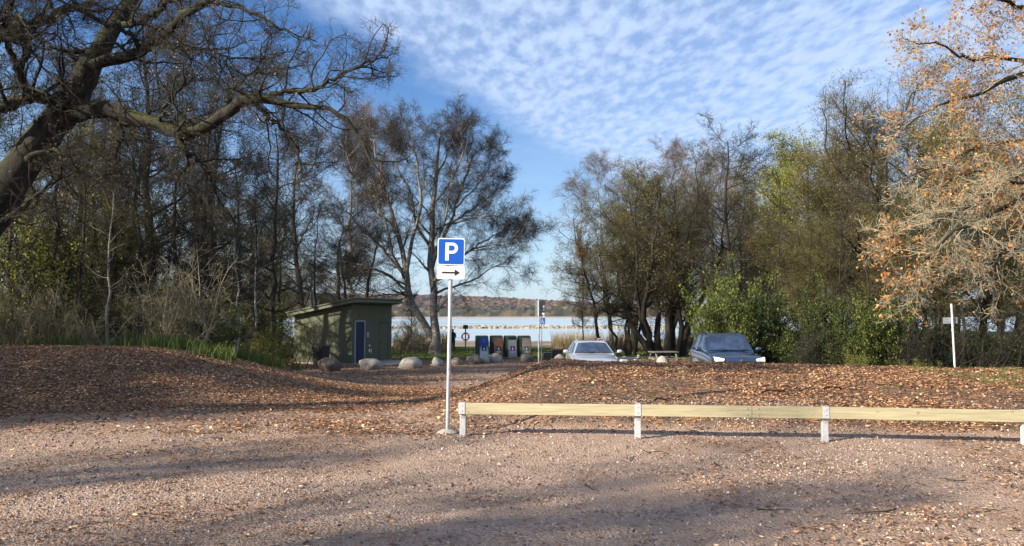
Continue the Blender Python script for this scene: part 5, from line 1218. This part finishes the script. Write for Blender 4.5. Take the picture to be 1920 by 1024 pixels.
# ------------------------------------------------------------------ person by the lake
def person():
    x, y = xat(849, 60), 60; z = gz(x, y)
    t = thing('person', 'person in dark coat standing by the lake, half behind the sign pole', 'person', (x, y, z), R(20))
    J = {'pel': (0, 0, .96), 'sp': (0, .01, 1.15), 'ch': (0, 0, 1.36), 'nk': (0, 0, 1.50), 'hd': (0, -.02, 1.60), 'ht': (0, -.02, 1.70),
         'hl': (-.10, 0, .93), 'kl': (-.11, -.02, .50), 'al': (-.11, .03, .09), 'tl': (-.12, -.14, .04), 'hr': (.10, 0, .93), 'kr': (.12, -.03, .50), 'ar': (.12, .03, .09), 'tr': (.14, -.14, .04),
         'sl': (-.19, .01, 1.42), 'el': (-.26, .05, 1.15), 'wl': (-.20, -.14, 1.02), 'sr': (.19, .01, 1.42), 'er': (.27, .06, 1.15), 'wr': (.17, -.16, 1.08)}
    E = [('pel', 'sp'), ('sp', 'ch'), ('ch', 'nk'), ('nk', 'hd'), ('hd', 'ht'), ('pel', 'hl'), ('hl', 'kl'), ('kl', 'al'), ('al', 'tl'), ('pel', 'hr'), ('hr', 'kr'), ('kr', 'ar'), ('ar', 'tr'), ('ch', 'sl'), ('sl', 'el'), ('el', 'wl'), ('ch', 'sr'), ('sr', 'er'), ('er', 'wr')]
    Rd = {'pel': .17, 'sp': .165, 'ch': .175, 'nk': .06, 'hd': .095, 'ht': .08, 'hl': .11, 'kl': .07, 'al': .05, 'tl': .04, 'hr': .11, 'kr': .07, 'ar': .05, 'tr': .04, 'sl': .075, 'el': .06, 'wl': .04, 'sr': .075, 'er': .06, 'wr': .04}
    for sd in (-1, 1):
        w = J['wl' if sd < 0 else 'wr']
        for f in range(4):
            a = f'f{sd}{f}'; J[a + 'a'] = (w[0] - sd * .02 + (f - 1.5) * .018, w[1] - .07, w[2] - .01); J[a + 'b'] = (J[a + 'a'][0] - sd * .01, w[1] - .10 - .008 * (f in (1, 2)), w[2] - .045)
            E += [('wl' if sd < 0 else 'wr', a + 'a'), (a + 'a', a + 'b')]; Rd[a + 'a'] = .010; Rd[a + 'b'] = .008
        a = f'th{sd}'; J[a] = (w[0] - sd * .045, w[1] - .04, w[2] + .02); Rd[a] = .009; E.append(('wl' if sd < 0 else 'wr', a))
    ks = list(J); me = bpy.data.meshes.new('body'); me.from_pydata([J[k] for k in ks], [(ks.index(a), ks.index(b)) for a, b in E], [])
    ob = bpy.data.objects.new('body', me); link(ob, t)
    me.materials.append(simple('dark_clothes', (.012, .013, .016), .9, 0, .3, 5))
    sk = ob.modifiers.new('skin', 'SKIN')
    for i, k in enumerate(ks):
        v = me.skin_vertices[0].data[i]; v.radius = (Rd[k], Rd[k] * (.75 if k in ('pel', 'sp', 'ch') else 1)); v.use_root = (k == 'pel')
    s = ob.modifiers.new('sub', 'SUBSURF'); s.levels = s.render_levels = 1
    # coat skirt, face, cap
    MB().tube([(0, 0, .68), (0, 0, .95), (0, .0, 1.12)], [.215, .195, .175], 18, False).build('coat', simple('black_coat', (.010, .011, .014), .9, 0, .3, 4), t, smooth=True)
    h = bpy.data.objects.new('face', rockmesh(3, 2, (.072, .05, .09))); h.data.materials.append(simple('skin', (.42, .26, .19), .6)); link(h, t); h.location = (0, -.085, 1.615)
    MB().tube([(0, -.115, 1.63), (0, -.15, 1.605)], [.01, .016], 6).build('nose', h.data.materials[0], h).parent = t
    c_ = bpy.data.objects.new('cap', rockmesh(4, 2, (.115, .125, .085))); c_.data.materials.append(M['black']); link(c_, t); c_.location = (0, -.0, 1.69)
person()

# ------------------------------------------------------------------ camera, light, sky
cam = bpy.data.cameras.new('camera'); co = bpy.data.objects.new('camera', cam); sc.collection.objects.link(co)
co.location = (0, 0, CAMZ); co.rotation_euler = (R(90) + PITCH, 0, 0); cam.lens = 36 * F / 1920; cam.sensor_width = 36; cam.clip_end = 9000; cam.clip_start = .05
sc.camera = co
EL = 23; AZ = 30   # sun from the left, a little behind the camera
sd = Vector((-math.cos(R(AZ)) * math.cos(R(EL)), -math.sin(R(AZ)) * math.cos(R(EL)), math.sin(R(EL))))
sun = bpy.data.lights.new('sun', 'SUN'); sun.energy = 5.0; sun.angle = R(.6); sun.color = (1, .88, .70)
so = bpy.data.objects.new('sun', sun); sc.collection.objects.link(so); so.rotation_euler = sd.to_track_quat('Z', 'Y').to_euler()
w = bpy.data.worlds.new('World'); sc.world = w; w.use_nodes = True; nt = w.node_tree
bg = nt.nodes['Background']; bg.inputs['Strength'].default_value = .05
sky = nt.nodes.new('ShaderNodeTexSky'); sky.sky_type = 'NISHITA'; sky.sun_disc = False; sky.sun_elevation = R(EL); sky.sun_rotation = math.atan2(sd.x, sd.y); sky.air_density = 1.0; sky.dust_density = .6; sky.ozone_density = 2.5
gen = nt.nodes.new('ShaderNodeTexCoord').outputs['Generated']
se = nt.nodes.new('ShaderNodeSeparateXYZ'); nt.links.new(gen, se.inputs[0])
zc = math_(nt, 'MAXIMUM', se.outputs[2], .03)
u = math_(nt, 'DIVIDE', se.outputs[0], zc); vv = math_(nt, 'DIVIDE', se.outputs[1], zc)
cb = nt.nodes.new('ShaderNodeCombineXYZ'); nt.links.new(u, cb.inputs[0]); nt.links.new(vv, cb.inputs[1])
pv = cb.outputs[0]
n1 = noise_(nt, pv, .8, 5, .6)
edge = math_(nt, 'SUBTRACT', math_(nt, 'MULTIPLY_ADD', u, 2.19, 3.9), vv)
edge = math_(nt, 'ADD', edge, math_(nt, 'MULTIPLY_ADD', n1, 2.0, -1.0))
em = nt.nodes.new('ShaderNodeMapRange'); em.interpolation_type = 'SMOOTHSTEP'; em.inputs[1].default_value = -.35; em.inputs[2].default_value = .55; nt.links.new(edge, em.inputs[0])
mp = nt.nodes.new('ShaderNodeMapping'); mp.inputs['Rotation'].default_value = (0, 0, R(24)); mp.inputs['Scale'].default_value = (1.9, .8, 1); nt.links.new(pv, mp.inputs[0])
n2 = noise_(nt, mp.outputs[0], 8.5, 8, .55); n3 = noise_(nt, pv, 1.1, 4, .5)
tex = math_(nt, 'ADD', math_(nt, 'MULTIPLY', n2, .75), math_(nt, 'MULTIPLY', n3, .45))
tm = nt.nodes.new('ShaderNodeMapRange'); tm.interpolation_type = 'SMOOTHSTEP'; tm.inputs[1].default_value = .45; tm.inputs[2].default_value = .74; nt.links.new(tex, tm.inputs[0])
cl = math_(nt, 'MULTIPLY', em.outputs[0], math_(nt, 'MULTIPLY_ADD', tm.outputs[0], .52, .36))
# thin haze veil towards the horizon
n4 = noise_(nt, pv, .35, 5, .6)
wisps = nt.nodes.new('ShaderNodeMapRange'); wisps.inputs[1].default_value = .5; wisps.inputs[2].default_value = .72; wisps.inputs[4].default_value = .35; nt.links.new(n4, wisps.inputs[0])
cl = math_(nt, 'MAXIMUM', cl, wisps.outputs[0])
hz = nt.nodes.new('ShaderNodeMapRange'); hz.interpolation_type = 'SMOOTHSTEP'; hz.inputs[1].default_value = .36; hz.inputs[2].default_value = -.02; hz.inputs[4].default_value = .6; nt.links.new(se.outputs[2], hz.inputs[0])
hs = nt.nodes.new('ShaderNodeHueSaturation'); hs.inputs['Saturation'].default_value = 1.32; hs.inputs['Hue'].default_value = .512; hs.inputs['Value'].default_value = 1.3; nt.links.new(sky.outputs[0], hs.inputs['Color'])
c = mix(nt, hz.outputs[0], hs.outputs[0], (3.9, 5.6, 8.0))
c = mix(nt, cl, c, (4.9, 6.1, 8.2))
nt.links.new(c, bg.inputs['Color'])
sc.view_settings.view_transform = 'Standard'; sc.view_settings.look = 'None'; sc.view_settings.gamma = 1; sc.view_settings.exposure = 1.42
# air over the lake
mh, nt, bs = newmat('haze_air'); nt.nodes.remove(bs)
pv_ = nt.nodes.new('ShaderNodeVolumePrincipled'); pv_.inputs['Color'].default_value = (.75, .85, 1, 1); pv_.inputs['Density'].default_value = .00009; pv_.inputs['Anisotropy'].default_value = .2
nt.links.new(pv_.outputs[0], nt.nodes['Material Output'].inputs['Volume'])
o = MB().box((0, 1000, 46), (7200, 2300, 106)).build('haze', mh); tag(o, kind='stuff')
